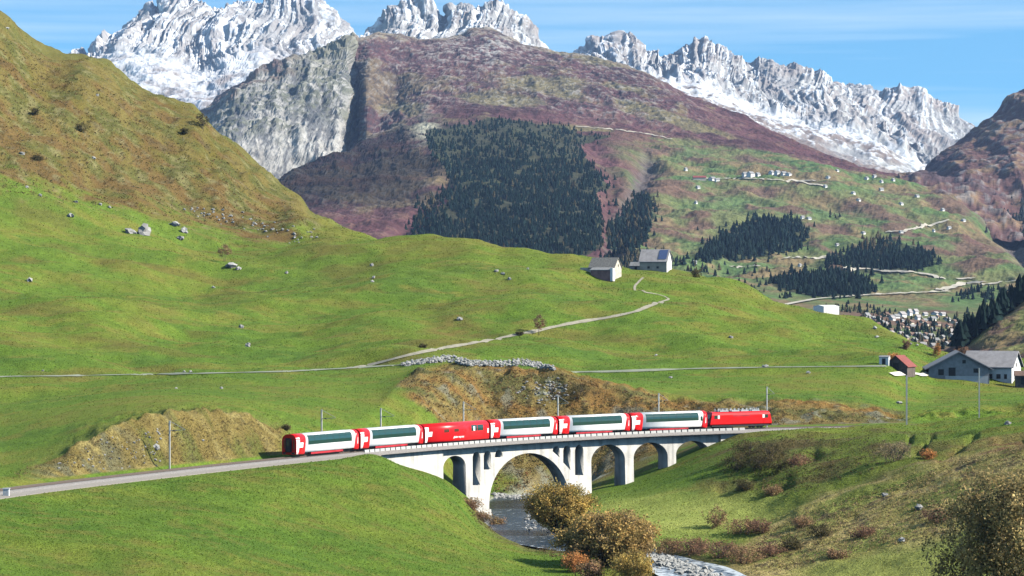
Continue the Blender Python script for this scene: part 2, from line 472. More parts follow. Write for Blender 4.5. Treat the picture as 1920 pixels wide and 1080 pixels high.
# --- ground colours (albedo)
GRN = np.array([0.118, 0.176, 0.026]); GRN2 = np.array([0.158, 0.186, 0.032]); OLV = np.array([0.180, 0.165, 0.038]); DGR = np.array([0.082, 0.140, 0.024])
TAN = np.array([0.255, 0.170, 0.055]); RUST = np.array([0.205, 0.100, 0.032]); BRN = np.array([0.120, 0.085, 0.040]); GRY = np.array([0.27, 0.25, 0.22])
n1 = fbm(X0 / 45, Y0 / 30, 0, 4, 101); n2 = fbm(X0 / 14, Y0 / 9, 0, 4, 102); n3 = fbm(X0 / 4.5, Y0 / 3.2, 0, 3, 103); n4 = fbm(X0 / 1.4, Y0 / 1.2, 0, 2, 104)
c = np.broadcast_to(GRN, X0.shape + (3,)).copy()
c = mixc(c, GRN2, sstep(-.25, .45, n1 + .5 * n2))
c = mixc(c, DGR, sstep(.05, .55, -n1 * .7 + n2 * .6 - n3 * .2) * .75)
c = mixc(c, OLV, sstep(.05, .5, n2 * .9 + n1 * .35 + n3 * .3) * .85)
# upper meadow turns yellower towards the crest, steeper swells are browner
c = mixc(c, OLV, sstep(11.5, 14, R0) * (.45 + .5 * n2).clip(0, 1) * .8)
c = mixc(c, [0.15, 0.115, 0.035], sstep(.18, .5, fbm(X0 / 34, Y0 / 20, 2, 4, 105)) * far_m * .55)
for (pu, pv, ru, rv, k) in ((845, 622, 70, 18, .95), (920, 535, 60, 14, .55), (1000, 552, 60, 12, .45), (430, 560, 90, 16, .4), (620, 520, 80, 18, .35), (330, 690, 90, 8, .45),
                            (1130, 580, 110, 8, .5), (200, 560, 80, 14, .35), (1300, 740, 70, 10, .4), (1790, 745, 60, 8, .4), (520, 745, 70, 8, .3)):
    q = np.hypot((U0 - pu) / ru, (V0 - pv + (U0 - pu) * .12) / rv) + n2 * .7 + n3 * .35
    c = mixc(c, BRN * .7 + RUST * .5, (1 - sstep(.45, 1.1, q)) * k * (.55 + .6 * n3).clip(0, 1))
# autumn hillside, left
wob = n2 * .22 + n3 * .14
up = sstep(-.06, .1, R0 - 13.02 + wob * .6 - sstep(500, 620, U0) * .5) * (1 - sstep(560, 660, U0 + 60 * n2))
hill = np.broadcast_to(np.array([0.215, 0.160, 0.055]), c.shape).copy()
strk = fbm((X0 + Y0 * .3) / 7, Y0 / 60, 0, 4, 111)
hill = mixc(hill, [0.175, 0.135, 0.038], sstep(-.1, .4, n1 + strk * .6))
hill = mixc(hill, [0.195, 0.115, 0.048], sstep(.10, .5, n2 * .8 + strk * .5 + .35 * np.exp(-((R0 - 13.2) / .18) ** 2)) * .85)
hill = mixc(hill, [0.130, 0.128, 0.042], sstep(.0, .36, -n2 + .4 * strk) * .8)
hill = mixc(hill, [0.095, 0.070, 0.045], sstep(.3, .6, n3 + .4 * n2) * .6)
hill = mixc(hill, [0.33, 0.27, 0.14], sstep(.28, .6, n3 - .3 * n2 + .4 * strk) * .5)
hill = mixc(hill, [0.165, 0.155, 0.045], sstep(.75, .98, R0 - 13) * .6)
c = mixc(c, hill * np.array([.80, .78, .80]), up)
# grass bank beside the line, left cutting
cut_l = sstep(7.7, 8.05, R0 + n3 * .1) * (1 - sstep(8.9, 9.08, R0 + n2 * .12)) * sstep(10, 120, U0) * (1 - sstep(520, 560, U0 + n2 * 20))
cutc = np.broadcast_to(np.array([0.200, 0.140, 0.052]), c.shape).copy()
cutc = mixc(cutc, [0.270, 0.200, 0.085], sstep(.0, .4, n3 + .3 * n2))
cutc = mixc(cutc, [0.155, 0.135, 0.085], sstep(.0, .35, fbm(X0 / 6, Y0 / 3, 4, 4, 121)) * (1 - sstep(180, 300, U0)))
cutc = mixc(cutc, [0.115, 0.120, 0.035], sstep(.1, .4, -n2) * .8)
cutc = mixc(cutc, [0.07, 0.055, 0.035], sstep(.25, .5, n4 + .5 * n3) * .6)
c = mixc(c, cutc, cut_l)
# rust-brown river bank behind the viaduct and beyond the engine
lim = 745 + (V0 - 720) * 1.25
cut_r = sstep(7.75, 8.02, R0 + n3 * .1) * (1 - sstep(8.95, 9.1, R0 + n2 * .1)) * sstep(-25, 10, U0 - lim + n2 * 30) * (1 - sstep(1670, 1720, U0 + n2 * 20))
rc = np.broadcast_to(np.array([0.205, 0.140, 0.055]), c.shape).copy()
rc = mixc(rc, [0.235, 0.125, 0.045], sstep(-.05, .35, n2 + .3 * n3 + (R0 - 8.6) * .5))
rc = mixc(rc, [0.285, 0.210, 0.085], sstep(.05, .4, n3 * .9 - n2 * .4 + sstep(1000, 800, U0) * .15) * .8)
rc = mixc(rc, [0.105, 0.100, 0.040], sstep(.1, .4, -n2 + .3 * n3) * .8)
rc = mixc(rc, [0.21, 0.19, 0.165], sstep(.12, .35, fbm(X0 / 5, Y0 / 6, 6, 4, 131) - (R0 - 8.3) * .35) * .7)
rc = mixc(rc, [0.065, 0.050, 0.035], sstep(.22, .5, n4 * .8 + .6 * n3) * .7)
rockq = np.hypot((U0 - 1030) / 34, (V0 - 733) / 22) + n3 * .8
rc = mixc(rc, [0.30, 0.29, 0.27], (1 - sstep(.5, 1.0, rockq)) * sstep(-.1, .25, n4 + n3))
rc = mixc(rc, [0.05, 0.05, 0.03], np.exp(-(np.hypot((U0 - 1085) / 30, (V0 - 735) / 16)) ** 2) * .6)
c = mixc(c, rc, cut_r)
c = mixc(c, [0.165, 0.130, 0.055], sstep(6.9, 7.2, R0) * (1 - sstep(8.0, 8.3, R0)) * sstep(1090, 1130, U0) * (1 - sstep(1380, 1430, U0)) * sstep(-.35, .1, n3 + n2) * .8)
# terrace edge and rough river bank, right
tb = fore * sstep(1290, 1400, U0 + n2 * 40)
c = mixc(c, [0.125, 0.120, 0.032], tb * sstep(800, 830, V0 + n2 * 15) * .55)
edge = tb * sstep(812, 832, V0 + n2 * 20 - (U0 - 1500) * -.02) * (1 - sstep(905, 950, V0 + n2 * 30 + (U0 - 1400) * .02)) * (1 - sstep(1740, 1800, U0))
c = mixc(c, [0.115, 0.112, 0.040], edge * sstep(-.25, .25, n2 + .4 * n3) * .85)
c = mixc(c, [0.115, 0.075, 0.035], edge * sstep(.1, .4, n2 - .2 * n3) * .8)
# the gap between: a yellow-green tongue of grass running down
tong = np.exp(-(poly_dist(U0, V0, [(1150, 965), (1350, 955), (1500, 935), (1620, 895), (1700, 870)]) / 15) ** 2)
c = mixc(c, [0.150, 0.180, 0.030], tong * fore * .75)
rough = fore * sstep(-14, 18, V0 - np.interp(U0, [1200, 1380, 1450, 1560, 1700, 1780, 1920], [1400, 1030, 972, 928, 895, 850, 822]) + n2 * 16)
rb = np.broadcast_to(np.array([0.215, 0.170, 0.065]), c.shape).copy()
rb = mixc(rb, [0.300, 0.220, 0.105], sstep(-.05, .35, n3 + .4 * n2))
rb = mixc(rb, [0.150, 0.150, 0.045], sstep(.0, .35, -n2 + .3 * n3))
rb = mixc(rb, [0.085, 0.060, 0.038], sstep(.2, .45, n4 * .6 + n3 * .7))
rb = mixc(rb, [0.12, 0.055, 0.035], np.exp(-(poly_dist(U0, V0, [(1750, 862), (1820, 838), (1920, 828)]) / 15) ** 2) * sstep(-.2, .2, n3 + .2))
rb = mixc(rb, [0.160, 0.160, 0.045], sstep(1030, 1062, V0 + (U0 - 1600) * .17 + n2 * 14) * sstep(1440, 1540, U0))
c = mixc(c, rb * 1.5, rough)
# flat valley meadow is a lighter, mown green
vm = fore * (1 - rough) * np.exp(-(np.hypot((U0 - 1290) / 215, (V0 - 968) / 44)) ** 4)
c = mixc(c, [0.330, 0.335, 0.095], vm * (.85 + .3 * n2).clip(0, 1))
# foreground left: darker, coarser grass with olive drifts
fl = fore * (1 - sstep(820, 1000, U0))
c = mixc(c, [0.090, 0.150, 0.022], fl * sstep(.0, .4, n2 * .8 - n3 * .4 + .1) * .7)
c = mixc(c, [0.150, 0.140, 0.035], fl * sstep(.12, .5, n3 + n2 * .5 + .16 * np.sin(V0 / 17)) * .6)
# river banks
bk = under * (1 - sstep(5.0, 11.0, riv + n3 * 4)) * (1 - bed * .0)
c = mixc(c, [0.150, 0.105, 0.055], bk * .75 * sstep(870, 900, U0))
grav = under * (1 - sstep(5.5, 8.5, riv + n3 * 2.5)) * sstep(7.0, 7.6, R0 + n3 * .2)
c = mixc(c, [0.36, 0.34, 0.31], grav)
c = mixc(c, [0.17, 0.165, 0.15], under * (1 - sstep(3.4, 4.6, riv)))
c *= (1 + .16 * n4 + .10 * n3)[..., None]
c *= np.array([.92, .99, .84])

M_GROUND = ground_mat('meadow_ground', 2.6, 0.35, .42, .16, 0.40, 2.6)
ground = A.build('ground', M_GROUND, c)
tag(ground, 'green alpine meadow with brown banks and a tawny hillside', kind='structure')

# ------------------------------------------------------------------ the mountain across the valley, with its cliff, heath, wood and hamlet terraces
MCREST = [(280, 330, 5300), (330, 262, 5400), (383, 215, 5400), (423, 171, 5500), (460, 150, 5550), (510, 128, 5600), (583, 109, 5700), (620, 93, 5750), (656, 77, 5800), (690, 71, 5900), (710, 66, 6000), (740, 72, 6050), (800, 79, 6100),
          (853, 76, 6150), (887, 58, 6200), (905, 56, 6200), (933, 67, 6200), (983, 90, 6100), (1017, 97, 6050), (1100, 108, 6000), (1167, 128, 5900), (1240, 158, 5800), (1284, 177, 5700), (1399, 224, 5500),
          (1527, 279, 5200), (1613, 313, 5000), (1707, 333, 4900), (1760, 340, 4800), (1850, 352, 4700), (2060, 360, 4600)]
M_LINES = [
    zl([(280, 1250, -110), (2060, 1250, -110)]),
    zl([(280, 1800, -60), (1400, 1800, -50), (1800, 1800, -44), (2060, 1800, -44)]),
    zl([(280, 2050, -45), (1400, 2050, -32), (1550, 2050, -27), (1650, 2050, -31), (1800, 2050, -38), (2060, 2050, -38)]),
    [(280, 560, 2500), (1300, 560, 2500), (1500, 573, 2500), (1700, 585, 2500), (1800, 588, 2500), (2060, 588, 2500)],
    [(280, 480, 2900), (730, 485, 2900), (1080, 500, 2900), (1300, 520, 2900), (1500, 530, 2900), (1700, 535, 2900), (1900, 545, 2900), (2060, 545, 2900)],
    [(280, 440, 3300), (600, 430, 3250), (800, 425, 3300), (1000, 430, 3300), (1300, 458, 3300), (1550, 480, 3300), (1750, 490, 3300), (1900, 490, 3300), (2060, 480, 3300)],
    [(280, 410, 3600), (550, 390, 3500), (700, 385, 3600), (900, 355, 3700), (1100, 370, 3700), (1200, 395, 3700), (1300, 405, 3700), (1550, 425, 3700), (1750, 440, 3700), (1880, 460, 3700), (2060, 450, 3700)],
    [(280, 395, 3800), (520, 365, 3800), (600, 345, 3900), (700, 322, 4000), (800, 285, 4100), (900, 270, 4200), (1100, 300, 4200), (1200, 325, 4200), (1300, 333, 4200), (1500, 338, 4200), (1700, 358, 4200), (1800, 380, 4200), (1880, 410, 4150), (2060, 400, 4150)],
    [(280, 392, 3950), (450, 372, 3950), (515, 346, 4000), (580, 313, 4200), (655, 284, 4400), (720, 260, 4600), (790, 238, 4700), (900, 218, 4800), (1050, 233, 4800), (1200, 255, 4800), (1300, 272, 4750), (1400, 283, 4700), (1500, 302, 4600), (1600, 326, 4550), (1700, 346, 4500), (1800, 362, 4450), (1900, 366, 4450), (2060, 360, 4450)],
    [(280, 430, 4420), (390, 420, 4480), (515, 385, 4630), (580, 348, 4720), (630, 312, 4760), (655, 292, 4900), (672, 275, 5000), (690, 262, 4800), (720, 240, 4900), (800, 200, 5000), (950, 190, 5100), (1100, 200, 5100), (1250, 215, 5100), (1400, 255, 5000), (1527, 298, 4920), (1613, 322, 4800), (1700, 341, 4700), (1800, 352, 4600), (2060, 356, 4550)],
    [(280, 350, 4680), (385, 302, 4720), (450, 268, 4780), (550, 252, 4880), (620, 245, 4960), (642, 240, 5000), (660, 205, 5330), (688, 200, 5080), (720, 190, 5250), (800, 150, 5400), (900, 130, 5500), (1000, 140, 5500), (1100, 150, 5500), (1250, 185, 5300), (1400, 238, 5200), (1527, 288, 5050), (1613, 317, 4900), (1707, 337, 4800), (1850, 352, 4660), (2060, 357, 4580)],
    [(280, 335, 5150), (385, 250, 4960), (440, 205, 5030), (550, 165, 5170), (620, 150, 5270), (648, 140, 5320), (664, 118, 5560), (692, 116, 5500), (730, 110, 5650), (800, 104, 5750), (900, 88, 5850), (1000, 112, 5800), (1100, 126, 5750), (1250, 170, 5550), (1400, 231, 5350), (1527, 284, 5120), (1613, 315, 4950), (1707, 335, 4850), (1850, 352, 4680), (2060, 358, 4590)],
    MCREST,
    [(u, v + 20, d * 1.05) for u, v, d in MCREST],
    [(u, v + 160, d * 1.2) for u, v, d in MCREST],
]
M_SUBS = [4, 6, 16, 26, 36, 36, 40, 40, 34, 40, 46, 40, 6, 4]
M = Sheet(M_LINES, M_SUBS, 280, 2060, 2.2)
X1, Y1, Z1, U1, W1, R1 = M.x.copy(), M.y.copy(), M.z.copy(), M.U, M.v.copy(), M.r
m1 = fbm(X1 / 420, Y1 / 520, 0, 4, 201); m2 = fbm(X1 / 120, Y1 / 150, Z1 / 120, 4, 202); m3 = fbm(X1 / 34, Y1 / 60, Z1 / 34, 4, 203); m4 = fbm(X1 / 11, Y1 / 22, Z1 / 11, 3, 204)
m5 = fbm(X1 / 5, Y1 / 12, Z1 / 5, 2, 205)
cl_r = 666 - (W1 - 90) * .06
cliff = (1 - sstep(-4, 6, U1 - cl_r + m3 * 8)) * sstep(8.9, 9.2, R1)
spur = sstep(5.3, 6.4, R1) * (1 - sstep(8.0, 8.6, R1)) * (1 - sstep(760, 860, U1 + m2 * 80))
dome = sstep(8.0, 9.0, R1) * (1 - cliff) * (1 - sstep(1180, 1420, U1))
rocky = np.clip(spur + dome * .8, 0, 1)
mead = sstep(1120, 1240, U1 + m2 * 60)
nn = M.normals()
grooves = ridged((X1 + m2 * 26) / 62, Z1 / 300, .3, 4, 211) * (.35 + sstep(-.3, .4, m2 + m1))
crack = ridged((X1 + m3 * 8) / 19, Z1 / 150, .6, 3, 212)
amt = cliff * (grooves * 9 + crack * 2.6 - 4 + m2 * 7 + m3 * 3 + m4 * 2.4 + m5 * 1.2)
amt += rocky * (ridged((X1 + Z1 * .35) / 75, (Z1 - X1 * .3) / 260, Y1 / 900, 4, 221) * 5 + m2 * 5 + m3 * 2.6 + m4 * 2.4 + m5 * 1.0)
amt += (1 - cliff) * (1 - rocky) * (m2 * 8 + m3 * 3.0 + m4 * 1.4 + m5 * .6) * sstep(3.0, 4.2, R1)
amt += mead * sstep(3.5, 4.5, R1) * (1 - sstep(7.5, 8.2, R1)) * (fbm(X1 / 90, Y1 / 200, 0, 3, 231) * 11)
# gorge and gullies
for pts, w, dep in (([(1215, 300), (1200, 350), (1165, 420), (1150, 470)], 18, 11), ([(1100, 260), (1150, 330), (1140, 420)], 12, 6), ([(1835, 365), (1870, 400), (1900, 440), (1930, 480)], 26, 22),
                    ([(860, 300), (835, 350), (790, 400), (740, 440)], 10, 5)):
    amt -= dep * np.exp(-(poly_dist(U1 + m3 * 8, W1, pts) / w) ** 2)
taper = sstep(0, .12, 12.02 - R1) * .75 + .25
M.push(amt * taper, nn)
# terrace the railway hairpins and roads cut into the meadow slope
M.finish()
nz = M.normals()
HEATH = np.array([0.098, 0.045, 0.047]); MRK = np.array([0.27, 0.255, 0.24]); MOL = np.array([0.150, 0.130, 0.060]); MGR = np.array([0.105, 0.135, 0.045])
k = np.broadcast_to(HEATH, X1.shape + (3,)).copy()
k = mixc(k, HEATH * .62, sstep(.0, .4, m2 + .5 * m3))
k = mixc(k, [0.135, 0.078, 0.060], sstep(.1, .5, m3 - .4 * m2) * .6)
# olive grass on the dome's shoulder and ridge
ol = np.zeros_like(X1)
for (pu, pv, ru, rv, tl) in ((1030, 165, 110, 20, .1), (960, 190, 90, 20, -.05), (1110, 118, 80, 12, .25), (1240, 215, 120, 8, .3), (1180, 170, 60, 8, .2), (760, 205, 50, 10, 0), (1080, 240, 90, 7, .08), (1300, 240, 110, 9, .25)):
    ol = np.maximum(ol, 1 - sstep(.5, 1.15, np.hypot((U1 - pu) / ru, (W1 - pv - (U1 - pu) * tl) / rv) + m2 * .9 + m3 * .4))
k = mixc(k, MOL, np.clip(ol + sstep(.22, .5, m1 + .4 * m3) * .6, 0, 1) * .85)
crestg = sstep(11.35, 11.9, R1 + m3 * .25) * (1 - sstep(1150, 1300, U1))
k = mixc(k, [0.235, 0.195, 0.130], crestg * .7)
# outcrops
outc = sstep(.20, .40, m4 * .75 + m5 * .45 + m3 * .35 + .08 * rocky - .04) * rocky
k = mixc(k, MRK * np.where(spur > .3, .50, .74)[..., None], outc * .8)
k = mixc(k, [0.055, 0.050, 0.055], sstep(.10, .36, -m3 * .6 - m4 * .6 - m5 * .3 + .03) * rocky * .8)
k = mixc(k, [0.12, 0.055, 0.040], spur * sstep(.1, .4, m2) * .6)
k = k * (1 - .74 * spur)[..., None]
top_rock = np.exp(-(np.hypot((U1 - 900) / 70, (W1 - 95) / 28)) ** 2)
k = mixc(k, MRK, top_rock * sstep(-.05, .25, m4 + m3 * .6) * .9)
slab = np.exp(-(np.hypot((U1 - 800) / 24, (W1 - 248) / 22)) ** 2)
k = mixc(k, [0.30, 0.29, 0.22], slab * sstep(-.2, .2, m3 + .3))
# the cliff itself: grey granite, dark water streaks, green ledges near the top
cc = np.broadcast_to(np.array([0.36, 0.345, 0.32]), k.shape).copy()
cc = mixc(cc, [0.43, 0.41, 0.38], sstep(.0, .5, m3 + .5 * grooves - .5))
cc = mixc(cc, [0.10, 0.105, 0.115], sstep(.02, .30, fbm((X1 + m3 * 10) / 17, Z1 / 120, 3, 4, 241) + .35 * m4 + .12 * sstep(9.7, 10.2, R1)) * .85)
cc = mixc(cc, [0.42, 0.41, 0.38], sstep(.05, .35, fbm((X1 + m3 * 6) / 9, Z1 / 90, 8, 3, 242)) * (1 - sstep(9.8, 10.4, R1)) * .6)
cc = mixc(cc, [0.13, 0.135, 0.10], sstep(9.9, 10.4, R1 + m2 * .8) * sstep(-.1, .3, m4 + m3 * .5 + .08) * .85)
cc = mixc(cc, [0.145, 0.088, 0.085], sstep(11.3, 11.8, R1 + m3 * .6) * (1 - sstep(520, 600, U1)) * .75)
cc = mixc(cc, [0.22, 0.21, 0.15], sstep(11.0, 11.7, R1 + m3 * .5) * sstep(520, 600, U1) * .6)
cc = mixc(cc, [0.36, 0.28, 0.15], np.exp(-((U1 - cl_r + 4 + m3 * 3) / 5) ** 2) * sstep(150, 185, W1) * .9)
k = mixc(k, cc * .80, cliff)
# meadow slopes with the hamlet
ms = mead * (1 - sstep(8.0, 8.35, R1 + m2 * .35 - sstep(1500, 1700, U1) * .5)) * sstep(2, 3, R1 + 1)
mc_ = np.broadcast_to(np.array([0.128, 0.140, 0.055]), k.shape).copy()
mc_ = mixc(mc_, [0.085, 0.135, 0.045], sstep(.0, .4, m2 + .4 * m1))
mc_ = mixc(mc_, [0.175, 0.120, 0.065], sstep(.08, .42, m3 * .6 - m2 * .8 + m1 * .3) * .8)
mc_ = mixc(mc_, [0.135, 0.060, 0.055], sstep(.25, .5, m2 - .6 * m1 + .2 * m3) * .75)
for (pu, pv, ru, rv, tl) in ((1420, 355, 70, 8, -.03), (1650, 400, 80, 12, .25), (1560, 430, 60, 9, 0), (1310, 420, 26, 16, 0), (1580, 300, 70, 12, .25), (1440, 303, 60, 7, .2), (1820, 470, 60, 20, 0), (1790, 390, 50, 22, .3)):
    q = np.hypot((U1 - pu) / ru, (W1 - pv - (U1 - pu) * tl) / rv) + m3 * .7 + m2 * .4
    mc_ = mixc(mc_, [0.125, 0.070, 0.055], (1 - sstep(.5, 1.1, q)) * .85)
for (pu, pv, ru, rv, tl) in ((1310, 340, 60, 18, 0), (1370, 375, 110, 14, .05), (1560, 400, 90, 12, .0), (1750, 500, 90, 14, .1), (1290, 285, 40, 12, 0), (1800, 565, 60, 12, 0), (1400, 500, 90, 10, 0)):
    q = np.hypot((U1 - pu) / ru, (W1 - pv - (U1 - pu) * tl) / rv) + m3 * .5 + m2 * .5
    mc_ = mixc(mc_, [0.080, 0.140, 0.048], (1 - sstep(.4, 1.1, q)) * .7)
mc_ = mixc(mc_, [0.175, 0.115, 0.070], sstep(1700, 1830, U1) * (1 - sstep(7.2, 7.5, -R1 + 14.6)) * sstep(-.2, .2, m3) * .6)
k = mixc(k, mc_, ms)
for pts, w in (([(1215, 300), (1200, 350), (1165, 420), (1150, 470)], 16), ([(1835, 365), (1870, 400), (1900, 440), (1930, 480)], 26)):
    k = mixc(k, [0.10, 0.085, 0.08], np.exp(-(poly_dist(U1 + m3 * 14, W1, pts) / w) ** 2) * .9)
# wood floor
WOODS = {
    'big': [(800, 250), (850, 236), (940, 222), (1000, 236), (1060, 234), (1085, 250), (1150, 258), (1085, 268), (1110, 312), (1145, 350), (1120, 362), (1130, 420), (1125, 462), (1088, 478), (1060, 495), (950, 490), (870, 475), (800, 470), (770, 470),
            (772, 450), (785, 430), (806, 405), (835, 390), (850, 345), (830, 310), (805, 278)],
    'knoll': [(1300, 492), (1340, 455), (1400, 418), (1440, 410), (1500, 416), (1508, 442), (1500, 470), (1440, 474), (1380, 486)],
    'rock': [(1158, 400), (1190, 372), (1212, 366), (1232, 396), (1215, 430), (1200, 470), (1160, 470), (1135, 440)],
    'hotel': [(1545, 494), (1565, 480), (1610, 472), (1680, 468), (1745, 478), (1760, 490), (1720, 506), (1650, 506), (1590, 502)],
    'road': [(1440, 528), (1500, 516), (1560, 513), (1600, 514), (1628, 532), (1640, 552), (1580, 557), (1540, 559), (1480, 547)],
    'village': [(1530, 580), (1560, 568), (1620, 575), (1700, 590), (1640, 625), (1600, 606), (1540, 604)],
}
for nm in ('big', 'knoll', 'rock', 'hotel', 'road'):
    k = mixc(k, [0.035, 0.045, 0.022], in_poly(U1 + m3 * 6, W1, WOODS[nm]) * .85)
k *= (1 + .20 * m4 + .1 * m3 + .12 * m5)[..., None]
M_MTN = ground_mat('mountain_ground', 0.11, 0.025, .34, .2, 2.6, 0.11)
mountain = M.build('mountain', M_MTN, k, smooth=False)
tag(mountain, 'heather purple mountain with a grey granite cliff and meadow terraces', kind='structure')

# ------------------------------------------------------------------ steep slopes closing the valley on the right
def far_sheet(name, lines, subs, u0, u1, du, fn, label, mat):
    S = Sheet(lines, subs, u0, u1, du)
    col = fn(S)
    S.finish()
    o = S.build(name, mat, col, smooth=False)
    tag(o, label, kind='structure')
    return S

def right_mtn(S):
    a2 = fbm(S.x / 160, S.y / 200, S.z / 160, 4, 301); a3 = fbm(S.x / 50, S.y / 70, S.z / 50, 4, 302); a4 = fbm(S.x / 16, S.y / 26, S.z / 16, 3, 303)
    S.push((ridged((S.x - S.z * .6) / 150, (S.z + S.x * .5) / 420, 0, 3, 311) * 20 - 8 + a3 * 7 + a4 * 2.5) * (.3 + .7 * sstep(0, .3, 3 - S.r)))
    c = np.broadcast_to(np.array([0.115, 0.062, 0.055]), S.x.shape + (3,)).copy()
    c = mixc(c, [0.19, 0.125, 0.075], sstep(.0, .4, a3 + .3 * a2))
    c = mixc(c, [0.20, 0.19, 0.185], sstep(.15, .4, a4 + .4 * a3) * .6)
    c = mixc(c, [0.07, 0.045, 0.05], sstep(.1, .4, -a2) * .8)
    return c * (1 + .2 * a4)[..., None]
RM = [(1690, 345, 5100), (1745, 330, 5150), (1790, 290, 5250), (1830, 254, 5300), (1850, 240, 5320), (1880, 214, 5350), (1905, 195, 5380), (1920, 186, 5400), (2000, 135, 5450), (2140, 60, 5500)]
far_sheet('mountain', [
    [(1690, 450, 4000), (1760, 455, 4000), (1920, 480, 3900), (2140, 480, 3900)],
    [(1690, 352, 4700), (1760, 345, 4650), (1830, 345, 4600), (1920, 350, 4550), (2140, 330, 4500)],
    [(1690, 348, 4900), (1760, 325, 4950), (1830, 295, 4950), (1920, 260, 4900), (2140, 190, 4900)],
    RM, [(u, v + 60, d * 1.12) for u, v, d in RM]], [20, 50, 60, 8], 1690, 2140, 2.2, right_mtn, 'brown mountain flank falling steeply to the pass', M_MTN)

def right_slope(S):
    a2 = fbm(S.x / 70, S.y / 120, 0, 4, 321); a3 = fbm(S.x / 20, S.y / 30, 0, 4, 322); a4 = fbm(S.x / 7, S.y / 9, 0, 3, 323)
    S.z = S.z + (a2 * 5 + a3 * 2 + a4 * .6) * sstep(.2, .8, S.r) * (1 - sstep(2.7, 3.0, S.r) * .7)
    c = np.broadcast_to(np.array([0.165, 0.120, 0.058]), S.x.shape + (3,)).copy()
    st = fbm((S.x + S.z * 1.5) / 60, (S.z - S.x * .42) / 9, 0, 4, 324)
    c = mixc(c, [0.14, 0.145, 0.05], sstep(.0, .35, a2 - st * .5))
    c = mixc(c, [0.15, 0.085, 0.065], sstep(.0, .35, st + .2 * a3) * .8)
    c = mixc(c, [0.10, 0.06, 0.05], sstep(.2, .4, st + a3 * .5) * .7)
    return c * (1 + .2 * a4)[..., None]
RS = [(1690, 690, 1360), (1780, 652, 1400), (1810, 634, 1420), (1850, 604, 1450), (1890, 574, 1480), (1920, 550, 1500), (1980, 505, 1550), (2160, 370, 1650)]
RSL = far_sheet('hill', [
    [(1690, 800, 1050), (2160, 780, 1050)],
    [(1690, 720, 1150), (1800, 700, 1150), (1920, 672, 1150), (2160, 620, 1150)],
    [(1690, 700, 1270), (1800, 665, 1280), (1850, 640, 1290), (1920, 612, 1300), (2160, 500, 1330)],
    RS, [(u, v + 60, d * 1.12) for u, v, d in RS], [(u, 700, d * 1.4) for u, v, d in RS]], [14, 50, 60, 10, 4], 1690, 2160, 3.0, right_slope, 'brown and olive slope rising behind the farmhouse', M_MTN)

# ------------------------------------------------------------------ snow mountains
def snow_fn(seed, rib, apron, snowline, warm, ribw=62., patch=0.0):
    def fn(S):
        a1 = fbm(S.x / 420, S.y / 420, S.z / 420, 4, seed); a2 = fbm(S.x / 150, S.y / 150, S.z / 150, 4, seed + 1); a3 = fbm(S.x / 52, S.y / 60, S.z / 70, 4, seed + 2); a4 = fbm(S.x / 18, S.y / 20, S.z / 26, 3, seed + 3)
        steep = sstep(apron - .35, apron + .15, S.r + a2 * .35)
        warp = S.x + 80 * fbm(S.x / 420, S.y / 900, S.z / 330, 2, seed + 9)
        vary = .25 + 1.0 * sstep(-.35, .45, a2 + .6 * a1)
        g = ridged(warp / ribw, S.z / 520, 0.3, 4, seed + 5, gain=.5)
        g2 = ridged((warp + S.z * .30) / (ribw * 2.8), S.z / 1800, .8, 3, seed + 6)
        g3 = ridged((warp - S.z * .15) / (ribw * .42), S.z / 320, .8, 3, seed + 7)
        K = len(S.D) - 3
        tap = .4 + .6 * sstep(0, .25, K - S.r)
        S.push(((g * rib * vary + g2 * rib * 1.3 + g3 * rib * .34 * (1.3 - vary) - rib * 1.0 + a2 * rib * .9 + a3 * rib * .55 + a4 * rib * .34) * steep + (1 - steep) * (a2 * 18 + a3 * 6 + a4 * 3.0)) * tap)
        S.z = S.z + np.exp(-((S.r - K) / .16) ** 2) * (g3 * 6 + a4 * 7 + g * 3 - 5)          # splintered crest
        st = fbm((warp + a3 * 10) / 9, S.z / 150, .5, 4, seed + 8) + .30 * a4 + .30 * a3
        n = S.normals()
        rock = np.broadcast_to(np.array([0.29, 0.285, 0.285]), S.x.shape + (3,)).copy()
        rock = mixc(rock, [0.20, 0.195, 0.20], sstep(.0, .4, a3 + .4 * a4))
        rock = mixc(rock, [0.30, 0.22, 0.18], sstep(.0, .5, a2 + .2) * warm)
        rock = mixc(rock, [0.36, 0.35, 0.33], sstep(.0, .4, st))
        rock = mixc(rock, [0.17, 0.125, 0.105], (1 - steep) * sstep(-.4, .2, a2 - (S.r - 1.4) * .8) * .8)
        snow_amt = snowline(S, a1, a2, a3, a4, n, steep, g, st)
        c = mixc(rock, [0.60, 0.62, 0.66], np.clip(snow_amt, 0, 1))
        return c * (1 + .05 * a4)[..., None]
    return fn
M_SNOW = ground_mat('snow_mountain_rock', 0.06, 0.014, .16, .08, 2.2, 0.06, rough=0.85)

